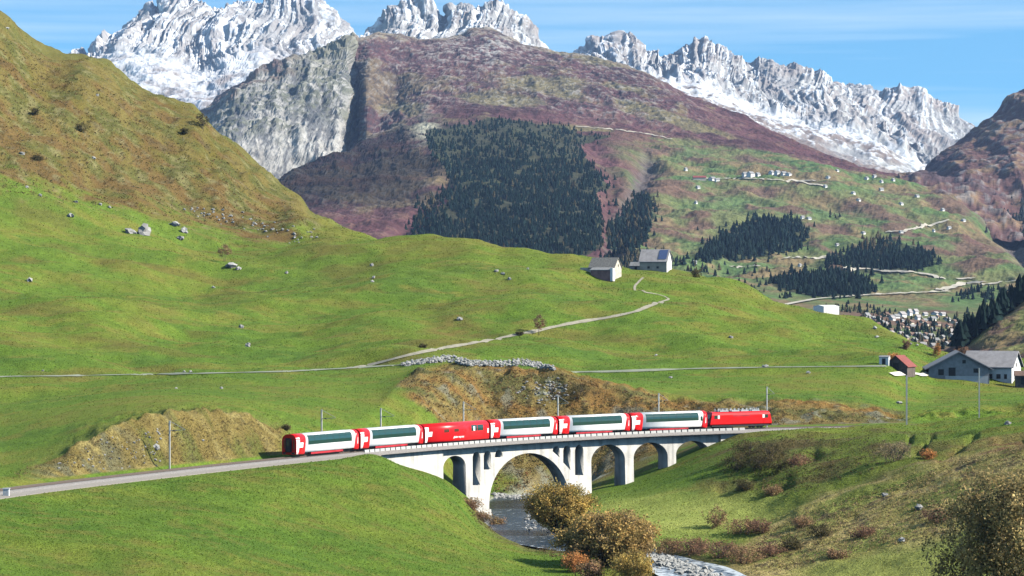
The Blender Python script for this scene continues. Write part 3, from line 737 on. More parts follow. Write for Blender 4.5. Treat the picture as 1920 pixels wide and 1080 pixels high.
SL = [(60, 150, 8600), (113, 113, 8700), (140, 106, 8720), (157, 97, 8750), (168, 103, 8750), (179, 84, 8800), (205, 76, 8820), (219, 69, 8850), (240, 45, 8900), (255, 30, 8950), (268, 28, 8970), (281, 7, 9000), (294, 10, 9000), (303, -4, 9000), (315, -12, 9000),
      (340, -6, 9000), (365, 0, 9000), (401, 13, 9000), (456, 7, 9000), (480, 10, 9000), (510, 6, 9000), (535, 2, 9000), (558, -4, 9000), (583, -6, 9000), (600, 4, 9000), (612, 18, 9000), (630, 38, 9000), (653, 70, 9050), (700, 120, 9100), (780, 180, 9100)]
def snow_left(S, a1, a2, a3, a4, n, steep, g, st):
    top = sstep(2.0, 3.9, S.r)
    wall = steep * (sstep(.10, .50, st * .95 + a4 * .3 + a2 * .35 + top * .06 - g * .06 + n[..., 2] * .15)) * .72
    ap = (1 - steep) * (.25 + .5 * sstep(-.30, .20, a3 * .6 + a4 * .7 + st * .3 + (S.r - 1.2) * .45)) * (.75 + .5 * a3).clip(.4, 1.1)
    return np.maximum(wall, ap)
SL = [(u, v + (6 if 240 < u < 640 else 0), d) for u, v, d in SL]
far_sheet('mountain', [
    [(60, 330, 7000), (780, 330, 7000)],
    [(60, 250, 7500), (250, 215, 7500), (420, 200, 7500), (780, 230, 7600)],
    [(60, 180, 8000), (160, 140, 8000), (240, 100, 8050), (300, 118, 8000), (390, 150, 7950), (430, 115, 8100), (480, 100, 8200), (520, 118, 8200), (600, 125, 8250), (700, 160, 8300), (780, 210, 8300)],
    [(60, 165, 8350), (113, 128, 8350), (179, 110, 8400), (240, 75, 8500), (300, 78, 8500), (380, 98, 8450), (440, 80, 8500), (500, 72, 8520), (560, 78, 8550), (653, 95, 8600), (700, 140, 8600), (780, 195, 8600)],
    SL, [(u, v + 60, d * 1.06) for u, v, d in SL], [(u, 260, d * 1.15) for u, v, d in SL]], [16, 50, 50, 80, 6, 3], 60, 780, 1.7,
    snow_fn(401, 12, 2.35, snow_left, .15, ribw=36.), 'snow covered mountain with a ribbed rock wall', M_SNOW)

SM = [(640, 120, 7600), (690, 70, 7700), (705, 58, 7750), (725, 40, 7800), (745, 22, 7800), (760, 10, 7800), (778, 4, 7800), (795, 3, 7800), (810, 10, 7800), (818, 24, 7800), (826, 30, 7800), (838, 33, 7800), (850, 18, 7800), (862, 13, 7800), (875, 16, 7800), (900, 15, 7800), (912, 8, 7800), (922, 2, 7800),
      (945, 2, 7800), (952, 14, 7800), (962, 22, 7800), (985, 33, 7800), (993, 45, 7800), (1000, 68, 7750), (1010, 92, 7700), (1060, 130, 7600)]
def snow_mid(S, a1, a2, a3, a4, n, steep, g, st):
    return sstep(.10, .50, st * .9 + a4 * .35 + a3 * .3 - g * .06 - .02 + (1 - sstep(780, 900, S.U)) * .16) * .8
far_sheet('mountain', [
    [(640, 240, 6700), (1060, 240, 6700)], [(640, 170, 7000), (1060, 170, 7000)], [(640, 130, 7350), (760, 95, 7350), (850, 80, 7350), (930, 70, 7350), (1060, 140, 7350)],
    [(640, 125, 7500), (725, 68, 7550), (780, 50, 7580), (838, 60, 7560), (930, 38, 7580), (985, 60, 7560), (1060, 135, 7500)],
    SM, [(u, v + 60, d * 1.05) for u, v, d in SM], [(u, 260, d * 1.1) for u, v, d in SM]], [8, 16, 40, 70, 6, 3], 640, 1060, 1.7,
    snow_fn(431, 11, 1.2, snow_mid, .3, ribw=36.), 'craggy grey rock towers dusted with snow', M_SNOW)

SR = [(1040, 150, 9000), (1090, 112, 9050), (1107, 97, 9100), (1120, 86, 9100), (1135, 82, 9100), (1145, 86, 9100), (1158, 76, 9100), (1172, 82, 9100), (1200, 94, 9100), (1215, 106, 9100), (1232, 116, 9100), (1248, 112, 9100), (1270, 102, 9100), (1288, 92, 9100), (1312, 84, 9100), (1330, 93, 9100), (1345, 95, 9100), (1365, 104, 9100), (1388, 118, 9100),
      (1405, 122, 9100), (1420, 113, 9100), (1440, 118, 9100), (1470, 130, 9100), (1500, 136, 9100), (1530, 152, 9050), (1552, 164, 9000), (1562, 172, 8950), (1575, 190, 8900), (1600, 215, 8800), (1680, 260, 8600), (1760, 310, 8400), (1850, 350, 8200)]
def snow_right(S, a1, a2, a3, a4, n, steep, g, st):
    wall = steep * sstep(.16, .55, st * .9 + a4 * .35 + a2 * .3 - g * .06 + .04 - sstep(1330, 1500, S.U) * .12) * .85
    ap = (1 - steep) * .86 * sstep(-.20, .25, a3 * .7 + a4 * .8 + (S.r - 1.5) * 1.0 + .12 - sstep(1330, 1560, S.U) * .34)
    return np.maximum(wall, ap)
far_sheet('mountain', [
    [(1040, 330, 6800), (1850, 420, 6800)],
    [(1040, 200, 7600), (1200, 180, 7600), (1350, 225, 7600), (1527, 280, 7600), (1640, 318, 7600), (1850, 370, 7600)],
    [(1040, 168, 8300), (1150, 128, 8300), (1230, 142, 8300), (1300, 150, 8300), (1400, 188, 8250), (1500, 222, 8200), (1600, 245, 8100), (1700, 290, 8050), (1850, 358, 8000)],
    [(1040, 158, 8700), (1158, 102, 8750), (1235, 130, 8750), (1312, 118, 8800), (1400, 152, 8750), (1500, 180, 8650), (1560, 208, 8550), (1650, 262, 8400), (1850, 354, 8100)],
    SR, [(u, v + 60, d * 1.05) for u, v, d in SR], [(u, 330, d * 1.1) for u, v, d in SR]], [16, 60, 60, 70, 6, 3], 1040, 1850, 1.8,
    snow_fn(461, 15, 2.05, snow_right, .3, ribw=44.), 'jagged snow ridge with a long bright snow apron', M_SNOW)

SB = [(1480, 200, 9600), (1540, 172, 9700), (1562, 166, 9700), (1590, 166, 9700), (1620, 168, 9700), (1640, 176, 9700), (1655, 181, 9700), (1680, 173, 9700), (1700, 170, 9700), (1720, 176, 9700), (1745, 188, 9700), (1770, 206, 9650), (1800, 228, 9600), (1838, 254, 9500), (1870, 290, 9400), (1960, 370, 9200)]
def snow_back(S, a1, a2, a3, a4, n, steep, g, st):
    return sstep(.1, .45, st * .9 + a4 * .4 - g * .06 + .04 - sstep(1700, 1830, S.U) * .2) * .65
far_sheet('mountain', [
    [(1480, 400, 7800), (1960, 420, 7800)], [(1480, 300, 8600), (1700, 310, 8600), (1960, 390, 8600)], [(1480, 230, 9200), (1600, 215, 9200), (1700, 235, 9200), (1838, 300, 9150), (1960, 385, 9000)],
    SB, [(u, v + 60, d * 1.05) for u, v, d in SB], [(u, 380, d * 1.1) for u, v, d in SB]], [8, 30, 60, 6, 3], 1480, 1960, 1.8,
    snow_fn(491, 12, .9, snow_back, .45, ribw=52.), 'bare grey and brown ridge with a dusting of snow', M_SNOW)

# ------------------------------------------------------------------ object materials
M_STONE = noisy_mat('viaduct_masonry', (0.56, 0.535, 0.485), .16, .45, .9, .5, 5.0, col2=(0.68, 0.655, 0.60), detail=9)
_n, _l = M_STONE.node_tree.nodes, M_STONE.node_tree.links
_cr = next(q for q in _n if q.bl_idname == 'ShaderNodeValToRGB'); _tc = next(q for q in _n if q.bl_idname == 'ShaderNodeTexCoord')
_mp = _n.new('ShaderNodeMapping'); _mp.inputs['Scale'].default_value = (1.1, 1.1, .10); _l.new(_tc.outputs['Object'], _mp.inputs[0])
_ns = _n.new('ShaderNodeTexNoise'); _ns.inputs['Scale'].default_value = 1.0; _ns.inputs['Detail'].default_value = 6; _l.new(_mp.outputs[0], _ns.inputs['Vector'])
_mr = _n.new('ShaderNodeMapRange'); _mr.inputs['From Min'].default_value = .45; _mr.inputs['From Max'].default_value = .72; _mr.inputs['To Min'].default_value = 1.0; _mr.inputs['To Max'].default_value = .66; _l.new(_ns.outputs['Fac'], _mr.inputs['Value'])
_sc = _n.new('ShaderNodeVectorMath'); _sc.operation = 'SCALE'; _l.new(_cr.outputs[0], _sc.inputs[0]); _l.new(_mr.outputs[0], _sc.inputs['Scale']); _l.new(_sc.outputs[0], _n['Principled BSDF'].inputs['Base Color'])
M_DECK = noisy_mat('deck_concrete', (0.50, 0.49, 0.46), .12, 1.2, .9, .2)
M_PARA = noisy_mat('parapet_concrete', (0.50, 0.49, 0.46), .10, 2.0, .9)
M_BALL = noisy_mat('ballast_stone', (0.27, 0.245, 0.225), .35, 7.0, .95, .8, 14.0)
M_STEEL = noisy_mat('rail_steel', (0.20, 0.15, 0.12), .2, 6, .5, metal=.6)
M_SLEEP = noisy_mat('sleeper', (0.16, 0.13, 0.11), .25, 5, .9)
M_MAST = noisy_mat('mast_galvanised', (0.40, 0.40, 0.38), .12, 3, .6, metal=.3)
M_DARK = noisy_mat('underframe_dark', (0.035, 0.034, 0.036), .3, 3, .7)
M_WHEEL = noisy_mat('wheel_steel', (0.12, 0.10, 0.09), .2, 6, .5, metal=.5)
M_ROOFG = noisy_mat('roof_equipment_grey', (0.42, 0.43, 0.44), .15, 3, .6)
def paint(name, col, rough=.32, dirt=.10):
    m = noisy_mat(name, col, dirt, .7, rough, spec=.3)
    m.node_tree.nodes['Principled BSDF'].inputs['Coat Weight'].default_value = .06
    return m
M_RED = paint('coach_red', (0.70, 0.010, 0.012))
M_WHITE = paint('coach_white', (0.80, 0.79, 0.77))
M_DRED = paint('coach_skirt_red', (0.46, 0.030, 0.040), .5, .25)
m, n, l, b = new_mat('coach_glass')
b.inputs['Base Color'].default_value = (0.020, 0.056, 0.044, 1); b.inputs['Roughness'].default_value = .05; b.inputs['Specular IOR Level'].default_value = .6
b.inputs['IOR'].default_value = 1.6
M_GLASS = m
M_RUBBER = noisy_mat('gangway_rubber', (0.02, 0.02, 0.022), .3, 5, .8)

# ------------------------------------------------------------------ track
def sweep(name, prof, s0, s1, step, mat, parent=None, caps=True, smooth=False):
    """closed (off, z) profile swept along the line"""
    ss = np.linspace(s0, s1, max(2, int((s1 - s0) / step)))
    V, F = [], []
    n_ = len(prof)
    for s in ss:
        for o, z in prof:
            V.append(trk(s, o, z))
    for i in range(len(ss) - 1):
        for j in range(n_):
            a, b2 = i * n_ + j, i * n_ + (j + 1) % n_
            F.append((a, b2, b2 + n_, a + n_))
    if caps:
        F.append(tuple(range(n_ - 1, -1, -1))); F.append(tuple((len(ss) - 1) * n_ + j for j in range(n_)))
    return mesh_obj(name, V, F, mat, parent, smooth)

SA, SZ = TS[2], TS[-3]
ballast = sweep('railway_ballast', [(3.3, -.62), (2.0, -.17), (-2.0, -.17), (-3.3, -.62), (-3.3, -.75), (3.3, -.75)], SA, SZ, 2.0, M_BALL)
tag(ballast, 'grey stone ballast of the single railway track', kind='structure')
for o in (-.5, .5):
    sweep('rail', [(o - .05, -.17), (o + .05, -.17), (o + .05, 0), (o - .05, 0)], SA, SZ, 2.0, M_STEEL, ballast)
V, F = [], []
for s in np.arange(SA, SZ, .65):
    p, t = trk(s, 0, 0), trk_dir(s); nrm = Vector((t.y, -t.x, 0))
    b0 = len(V)
    for dz in (-.3, -.13):
        for a, bb in ((-.11, -.95), (.11, -.95), (.11, .95), (-.11, .95)):
            q = p + t * a + nrm * bb; V.append((q.x, q.y, q.z + dz))
    F += [(b0+4, b0+5, b0+6, b0+7), (b0, b0+1, b0+5, b0+4), (b0+1, b0+2, b0+6, b0+5), (b0+2, b0+3, b0+7, b0+6), (b0+3, b0, b0+4, b0+7)]
slp = mesh_obj('sleepers', V, F, M_SLEEP, ballast); slp['kind'] = 'stuff'
# the service strip on the camera's side of the line, left of the viaduct
sp = sweep('service_path', [(4.9, -.50), (3.0, -.34), (3.0, -.90), (4.9, -1.3)], s_at_u(-250), s_at_u(668), 3.0, noisy_mat('path_gravel', (0.27, 0.24, 0.205), .15, 3, .95, .4))
tag(sp, 'pale gravel strip along the railway', kind='structure')

# ------------------------------------------------------------------ viaduct
FO, BO = 1.55, -1.25
via = empty('railway_viaduct', trk(s_at_u(1000), 0, -13.2))
tag(via, 'white stone railway viaduct with one large arch and four smaller arches over the river', 'viaduct')
def vparent(o):
    o.parent = via; o.matrix_parent_inverse = Matrix.Translation(-via.location)
    return o
def face(u, v, off=FO):
    s = s_at_u(u, off); d = d_at_u(u, off)
    return s, -(v - 540) * d / FPX - RAIL_Z
ZB = -16.5
def arch_pts(uL, uR, vt, vb=None, n_=18, round_=1.0):
    sL, _ = face(uL, vt); sR, _ = face(uR, vt); _, zt = face((uL + uR) / 2, vt)
    a = (sR - sL) / 2; c0 = (sL + sR) / 2; h = a * round_
    return [(c0 + a * math.cos(th), zt - h + h * math.sin(th)) for th in np.linspace(0, math.pi, n_)], sL, sR
holes = []
for (uL, uR, vt, vbl, vbr) in ((886, 900.5, 847, 911, 910), (907, 921, 845, 882, 880.5), (928, 942.5, 843.5, 859, 857.5), (1036, 1049.5, 836.5, 846, 858), (1056, 1070, 835.5, 867, 882), (1078, 1094, 834, 892, 891)):
    top, sL, sR = arch_pts(uL, uR, vt, n_=10)
    holes.append(top + [(sL, face(uL, vbl)[1]), (sR, face(uR, vbr)[1])])
s_l, s_r = face(825, 850)[0], face(1347, 830)[0]
outline = [(s_l, -.76), (s_r, -.76), (s_r, ZB)]
for (uL, uR, vt, rnd) in ((1267.5, 1331, 826.5, .62), (1188, 1252, 829.5, .66), (1108.5, 1172, 833.5, .70), (916, 1066, 849.5, .80), (831, 873.5, 854.5, .62)):
    top, sL, sR = arch_pts(uL, uR, vt, n_=26, round_=rnd)
    outline += [(sR, ZB)] + top + [(sL, ZB)]
outline.append((s_l, ZB))
def fill_extrude(name, polys, off0, off1, mat, cut=2.5):
    cu = bpy.data.curves.new(name, 'CURVE'); cu.dimensions = '2D'; cu.fill_mode = 'BOTH'; cu.extrude = .5
    sm = polys[0][0][0]
    for poly in polys:
        sp_ = cu.splines.new('POLY'); sp_.points.add(len(poly) - 1)
        for q, (a, bb) in zip(sp_.points, poly): q.co = (a - sm, bb, 0, 1)
        sp_.use_cyclic_u = True
    ob = bpy.data.objects.new('tmp', cu); COL.objects.link(ob)
    dg = bpy.context.evaluated_depsgraph_get()
    me = bpy.data.meshes.new_from_object(ob.evaluated_get(dg))
    bpy.data.objects.remove(ob); bpy.data.curves.remove(cu)
    bm = bmesh.new(); bm.from_mesh(me)
    bmesh.ops.remove_doubles(bm, verts=bm.verts, dist=.001)
    xs = [v_.co.x for v_ in bm.verts]
    for x in np.arange(min(xs) + cut, max(xs), cut):
        bmesh.ops.bisect_plane(bm, geom=bm.verts[:] + bm.edges[:] + bm.faces[:], plane_co=(x, 0, 0), plane_no=(1, 0, 0))
    for v_ in bm.verts:
        s = v_.co.x + sm; off = off0 + (v_.co.z + .5) * (off1 - off0)
        bat = 0.0
        if v_.co.y < -6: bat = (-6 - v_.co.y) * .03                       # piers thicken towards the foot
        v_.co = trk(s, off + (bat if v_.co.z > 0 else -bat), v_.co.y)
    bmesh.ops.recalc_face_normals(bm, faces=bm.faces[:])
    bm.to_mesh(me); bm.free()
    me.materials.clear(); me.materials.append(mat)
    me.name = name
    return vparent(link(bpy.data.objects.new(name, me)))
arcade = fill_extrude('arcade', [outline] + holes, BO, FO, M_STONE)
arcade['label'] = 'pale stone arcade with narrow round topped openings over the main arch'
def vsweep(name, prof, s0, s1, step, mat):
    return vparent(sweep(name, prof, s0, s1, step, mat))
s_d0, s_d1 = s_at_u(686, 2.5), s_at_u(1398, 2.5)
vsweep('deck', [(2.25, -.72), (2.25, -.42), (1.85, -.40), (1.85, -.55), (-1.85, -.55), (-1.85, -.40), (-2.25, -.42), (-2.25, -.72)], s_l - .2, s_d1, 2.0, M_DECK)
vsweep('cornice', [(1.68, -.86), (1.68, -.725), (-1.4, -.725), (-1.4, -.86)], s_l + .05, s_r, 2.0, M_STONE)
vsweep('abutment', [(2.3, -9.5), (2.20, -.43), (-2.20, -.43), (-2.3, -9.5)], s_d0, s_l, 2.0, M_STONE)
vsweep('abutment', [(2.20, -5.5), (2.18, -.73), (-2.18, -.73), (-2.20, -5.5)], s_at_u(1353, 2.4), s_d1, 2.0, M_STONE)
# foot of the main arch on the river side
s_f0, s_f1 = face(868, 950)[0], face(915.5, 950)[0]
vsweep('pier_footing', [(2.6, -15.5), (2.15, -11.8), (-1.6, -11.8), (-1.9, -15.5)], s_f0 + 2.6, s_f1 + .05, 1.5, M_STONE)
# parapet blocks, one by one
bme = bpy.data.meshes.new('parapet_block')
bm = bmesh.new(); bmesh.ops.create_cube(bm, size=1.0)
for v_ in bm.verts: v_.co = Vector((v_.co.x * 1.26, v_.co.y * .24, (v_.co.z + .5) * .62))
bmesh.ops.bevel(bm, geom=bm.edges[:], offset=.03, segments=1, affect='EDGES'); bm.to_mesh(bme); bm.free(); bme.materials.append(M_PARA)
for off in (2.08, -2.08):
    for s in np.arange(s_d0 + .8, s_d1 - .5, 1.5):
        o = link(bpy.data.objects.new('parapet_block', bme)); o.location = trk(s, off, -.42)
        t = trk_dir(s); o.rotation_euler = (0, 0, math.atan2(t.y, t.x)); vparent(o)

# ------------------------------------------------------------------ coaches
PROF = [(1.22, .34), (1.30, .62), (1.325, 1.0), (1.325, 1.8), (1.325, 2.35), (1.285, 2.7), (1.17, 3.0), (1.00, 3.2), (.78, 3.36), (.45, 3.48), (0, 3.52)]
def prof_y(z, P=PROF):
    return float(np.interp(z, [p[1] for p in P], [p[0] for p in P]))
def ring(P, grow=0.0):
    r_ = [(-y - (grow if y > 0 else 0), z + grow * (z > 2.5)) for y, z in P]
    return r_ + [(y + (grow if y > 0 else 0), z + grow * (z > 2.5)) for y, z in P[-2::-1]]
def body_piece(name, xa, xb, mat, parent, P=PROF, grow=0.0, z0=None, smooth=True, caps=True):
    """hull between two (slanted) sections; xa, xb are functions of height"""
    rg = ring(P, grow)
    if z0 is not None: rg = [(y, max(z, z0)) for y, z in rg]
    n_ = len(rg); V = [(xa(z), y, z) for y, z in rg] + [(xb(z), y, z) for y, z in rg]
    F = [(j, j + 1, j + 1 + n_, j + n_) for j in range(n_ - 1)] + [(n_ - 1, 0, n_, 2 * n_ - 1)]
    if caps: F += [tuple(range(n_ - 1, -1, -1)), tuple(range(n_, 2 * n_))]
    o = mesh_obj(name, V, F, mat, parent)
    o.data.polygons.foreach_set('use_smooth', [j < n_ - 1 and smooth for j in range(len(F))])
    return o
def side_panel(name, rows, mat, parent, side=-1, off=.012, P=PROF):
    """panel following the hull; rows = (z, [(x0, x1), ...]) from the bottom up"""
    V, F = [], []
    for i, (z, x0, x1) in enumerate(rows):
        y = side * (prof_y(z, P) + off)
        V += [(x0, y, z), (x1, y, z)]
        if i:
            k_ = 2 * i
            F.append((k_ - 2, k_ - 1, k_ + 1, k_) if side < 0 else (k_ - 1, k_ - 2, k_, k_ + 1))
    return mesh_obj(name, V, F, mat, parent)
def box(name, x0, x1, y0, y1, z0, z1, mat, parent, bev=0.0):
    V = [(x, y, z) for z in (z0, z1) for y in (y0, y1) for x in (x0, x1)]
    F = [(0, 2, 3, 1), (4, 5, 7, 6), (0, 1, 5, 4), (2, 6, 7, 3), (0, 4, 6, 2), (1, 3, 7, 5)]
    o = mesh_obj(name, V, F, mat, parent)
    if bev:
        bm = bmesh.new(); bm.from_mesh(o.data); bmesh.ops.bevel(bm, geom=bm.edges[:], offset=bev, segments=2, affect='EDGES'); bm.to_mesh(o.data); bm.free()
    return o
wheel_me = None
def wheel(parent, x, y):
    global wheel_me
    if wheel_me is None:
        bm = bmesh.new()
        bmesh.ops.create_cone(bm, cap_ends=True, segments=18, radius1=.36, radius2=.36, depth=.10, matrix=Matrix.Rotation(math.pi / 2, 4, 'X'))
        bmesh.ops.create_cone(bm, cap_ends=True, segments=12, radius1=.13, radius2=.13, depth=.18, matrix=Matrix.Rotation(math.pi / 2, 4, 'X'))
        wheel_me = bpy.data.meshes.new('wheel'); bm.to_mesh(wheel_me); bm.free(); wheel_me.materials.append(M_WHEEL)
    o = link(bpy.data.objects.new('wheel', wheel_me), parent); o.location = (x, y, .36)
def bogie(parent, x):
    bo = box('bogie', x - 1.35, x + 1.35, -.92, .92, .30, .62, M_DARK, parent, .04)
    for dx in (-.9, .9):
        for y in (-.58, .58): wheel(bo, x + dx, y)
def slant_rows(z0, z1, x0, x1, k0, k1, nrow=7):
    return [(z, x0 + k0 * z, x1 + k1 * z) for z in np.linspace(z0, z1, nrow)]
LC = 18.0
def cross(parent, side):
    """white cross running off the end of the coach"""
    e = mesh_obj('cross_emblem', [], [], M_WHITE, parent)
    V, F = [], []
    def strip(rows):
        for i, (z, x0, x1) in enumerate(rows):
            y = side * (prof_y(z) + .042); V.extend([(x0, y, z), (x1, y, z)])
            if i:
                k_ = len(V) - 4
                F.append((k_, k_ + 1, k_ + 3, k_ + 2) if side < 0 else (k_ + 1, k_, k_ + 2, k_ + 3))
    strip([(z, .10, .55 + .20 * z) for z in np.linspace(.45, 1.42, 4)])
    strip([(z, .10, 1.62 + .20 * z) for z in np.linspace(1.42, 2.22, 4)])
    strip([(z, .10, .55 + .20 * z) for z in np.linspace(2.22, 3.0, 5)])
    e.data.from_pydata(V, [], F); e.data.update()
def coach_common(t, end_red=True):
    bogie(t, 2.6); bogie(t, LC - 2.6)
    for x0, x1 in ((-.30, 0), (LC, LC + .30)):
        box('gangway', x0, x1, -.55, .55, .75, 2.95, M_RUBBER, t, .03)
    for side in (-1, 1): cross(t, side)
    fr = box('end_door', -.33, -.301, -.40, .40, .85, 2.8, M_DARK, t)
    box('pane', -.345, -.331, -.22, .22, 1.7, 2.55, M_GLASS, fr)
    for y in (-1.0, .82):
        box('end_window', -.02, -.004, y, y + .18, 1.3, 2.6, M_GLASS, t)
    for y in (-.85, .85):
        box('buffer_beam', -.12, -.005, y - .25, y + .25, .45, .7, M_DARK, t)
def panorama_coach(s0, label, door=False, kind=0):
    t = empty('railway_coach', (0, 0, 0))
    tag(t, label, 'train car', 'panorama coaches of the red and white train')
    body_piece('body', lambda z: 2.35 + .14 * z, lambda z: LC - 1.55 + .24 * z, M_WHITE, t, z0=.60)
    body_piece('end_section', lambda z: 0.0, lambda z: 2.35 + .14 * z, M_RED, t, grow=.03)
    body_piece('end_section', lambda z: LC - 1.55 + .24 * z, lambda z: LC, M_RED, t, grow=.012)
    box('skirt', 4.4, LC - 4.4, -1.18, 1.18, .22, .599, M_DRED, t, .03)
    box('underframe', .6, LC - .6, -.9, .9, .42, .60, M_DARK, t)
    coach_common(t)
    for side in (-1, 1):
        side_panel('window_band', [(z, 3.42, 15.96) for z in (1.78, 2.0, 2.35, 2.7, 2.88, 3.0, 3.12, 3.24)], M_RUBBER, t, side, off=.006)
    x = 3.45; w = 1.78
    for i in range(7):
        for side in (-1, 1):
            side_panel('window', [(z, x + .035, x + w - .035) for z in (1.80, 2.0, 2.35, 2.7, 2.88, 3.0, 3.12, 3.22)], M_GLASS, t, side, off=.016)
        x += w
    for side in (-1, 1):
        side_panel('end_stripe', [(z, LC - .62 + .10 * z, LC - .30 + .02 * z) for z in np.linspace(1.25, 2.3, 4)], M_WHITE, t, side, off=.03)
        if door:
            side_panel('door_window', [(z, LC - 1.62, LC - 1.12) for z in (1.7, 2.0, 2.3, 2.55)], M_GLASS, t, side)
    box('roof_rib', 3.2, LC - 2.0, -.34, .34, 3.475, 3.54, M_ROOFG, t)
    return t
def service_coach(label):
    t = empty('railway_coach', (0, 0, 0)); tag(t, label, 'train car')
    body_piece('body', lambda z: 0.0, lambda z: LC, M_RED, t, grow=.02)
    box('underframe', .6, LC - .6, -.9, .9, .22, .42, M_DARK, t)
    coach_common(t)
    for side in (-1, 1):
        for x0, x1 in ((5.3, 6.7), (8.1, 9.4)):
            side_panel('window', [(z, x0, x1) for z in (1.95, 2.2, 2.5)], M_BRN, t, side, off=.03)
        for x0, x1 in ((12.9, 14.55), (14.65, 16.3)):
            wdw = side_panel('window', [(z, x0, x1) for z in (1.9, 2.35, 2.7, 2.9, 3.05, 3.2, 3.3)], M_GLASS, t, side, off=.03)
            if x0 < 14:
                side_panel('curtain', [(z, 13.5, 13.95) for z in (1.92, 2.3, 2.7)], M_WHITE, wdw, side, off=.036)
        side_panel('end_stripe', [(z, LC - .55, LC - .12) for z in np.linspace(1.4, 2.2, 4)], M_WHITE, t, side, off=.03)
        fc = bpy.data.curves.new('lettering', 'FONT'); fc.body = 'glacier express'; fc.size = .52; fc.shear = .25; fc.align_x = 'CENTER'; fc.extrude = .004
        fc.offset = .012; fc.space_character = .95
        fo = bpy.data.objects.new('tmp', fc); COL.objects.link(fo)
        lme = bpy.data.meshes.new_from_object(fo.evaluated_get(bpy.context.evaluated_depsgraph_get())); bpy.data.objects.remove(fo); bpy.data.curves.remove(fc)
        lme.materials.clear(); lme.materials.append(M_WHITE); lme.name = 'lettering'
        lo = link(bpy.data.objects.new('lettering', lme), t)
        lo.location = (9.35, side * (prof_y(1.1) + .036), .92); lo.rotation_euler = (math.pi / 2, 0, 0 if side < 0 else math.pi)
    return t
M_BRN = noisy_mat('galley_window', (0.09, 0.035, 0.02), .2, 3, .2)

def place(t, s0, length):
    a, b2 = trk(s0 + length * .145, 0, 0), trk(s0 + length * .855, 0, 0)
    dv = (b2 - a); ang = math.atan2(dv.y, dv.x); dv.normalize()
    t.location = a - dv * length * .145 + Vector((0, 0, .003)); t.rotation_euler = (0, 0, ang)

s_c = s_at_u(541) + .2
PITCH = 18.52
labels = ['white and red panorama coach at the tail with its dark end door showing',
          'white and red panorama coach between the tail coach and the all red car',
          None,
          'white and red panorama coach coupled right after the all red car',
          'white and red panorama coach standing over the main arch crown to third arch',
          'white and red panorama coach with a small door window coupled behind the red locomotive']
labels[4] = 'white and red panorama coach second behind the red locomotive'
for i in range(6):
    t = service_coach('all red service car with white cross and two small brown windows') if i == 2 else panorama_coach(0, labels[i], door=(i == 5))
    place(t, s_c + i * PITCH, LC)
s_loco = s_c + 6 * PITCH + .15

# ------------------------------------------------------------------ locomotive
LL = 14.2
lo = empty('locomotive', (0, 0, 0)); tag(lo, 'red electric locomotive with grey roof equipment heading the train', 'locomotive')
LP = [(1.25, .80), (1.35, .95), (1.35, 2.6), (1.25, 3.0), (1.0, 3.18), (0, 3.22)]
body_piece('body', lambda z: 2.1, lambda z: LL - 2.1, M_RED, lo, P=LP, smooth=False)
body_piece('cab', lambda z: .15 + max(0, z - 1.75) * .42, lambda z: 2.07, M_RED, lo, P=LP, smooth=False)
body_piece('cab', lambda z: LL - 2.07, lambda z: LL - .15 - max(0, z - 1.75) * .42, M_RED, lo, P=LP, smooth=False)
for side in (-1, 1):
    for x0, x1 in ((1.05, 1.75), (LL - 1.75, LL - 1.05)):
        side_panel('cab_window', [(z, x0, x1) for z in (1.95, 2.3, 2.6)], M_GLASS, lo, side, off=.015, P=LP)
        side_panel('door_frame', [(z, x0 - .55 if x0 > 5 else x1 + .06, x0 - .06 if x0 > 5 else x1 + .5) for z in (1.95, 2.3, 2.6)], M_WHITE, lo, side, off=.015, P=LP)
    side_panel('grille', [(z, 5.2, 9.0) for z in (2.35, 2.5, 2.6)], M_DRED, lo, side, off=.012, P=LP)
for xa, sg in ((.15, -1), (LL - .15, 1)):
    V = []
    for y, z in ((-1.0, 1.95), (1.0, 1.95), (.9, 2.75), (-.9, 2.75)):
        x = xa - sg * max(0, z - 1.75) * .42 + sg * .012; V.append((x, y, z))
    mesh_obj('windscreen', V, [(0, 1, 2, 3) if sg > 0 else (3, 2, 1, 0)], M_GLASS, lo)
    for y in (-.8, .8):
        bm = bmesh.new(); bmesh.ops.create_cone(bm, cap_ends=True, segments=12, radius1=.14, radius2=.12, depth=.06, matrix=Matrix.Rotation(math.pi / 2, 4, 'Y'))
        me = bpy.data.meshes.new('headlight'); bm.to_mesh(me); bm.free(); me.materials.append(M_WHITE)
        h = link(bpy.data.objects.new('headlight', me), lo); h.location = (xa + sg * .02, y, 1.35)
    box('buffer_beam', min(xa, xa + sg * .14), max(xa, xa + sg * .14), -1.1, 1.1, .55, .95, M_DARK, lo, .02)
box('underframe', .6, LL - .6, -1.15, 1.15, .42, .80, M_DARK, lo, .03)
bogie(lo, 3.0); bogie(lo, LL - 3.0)
for x0, x1, w_ in ((2.6, 4.6, .8), (5.2, 7.0, .9), (7.4, 9.2, .75), (9.8, 11.6, .8)):
    box('roof_box', x0, x1, -w_, w_, 3.2, 3.48, M_ROOFG, lo, .04)
for x in np.arange(2.4, LL - 2.2, .9):
    for y in (-.55, .55): box('insulator', x - .07, x + .07, y - .07, y + .07, 3.2, 3.78, M_ROOFG, lo)
for px0 in (2.9, 9.9):
    pg = box('pantograph', px0, px0 + 1.9, -.05, .05, 3.62, 3.70, M_MAST, lo)
    for y in (-.5, .5):
        box('strut', px0 + .1, px0 + 1.8, y - .03, y + .03, 3.66, 3.74, M_MAST, pg)
    box('contact_strip', px0 + .9, px0 + 1.1, -.8, .8, 3.74, 3.82, M_MAST, pg)
place(lo, s_loco, LL)

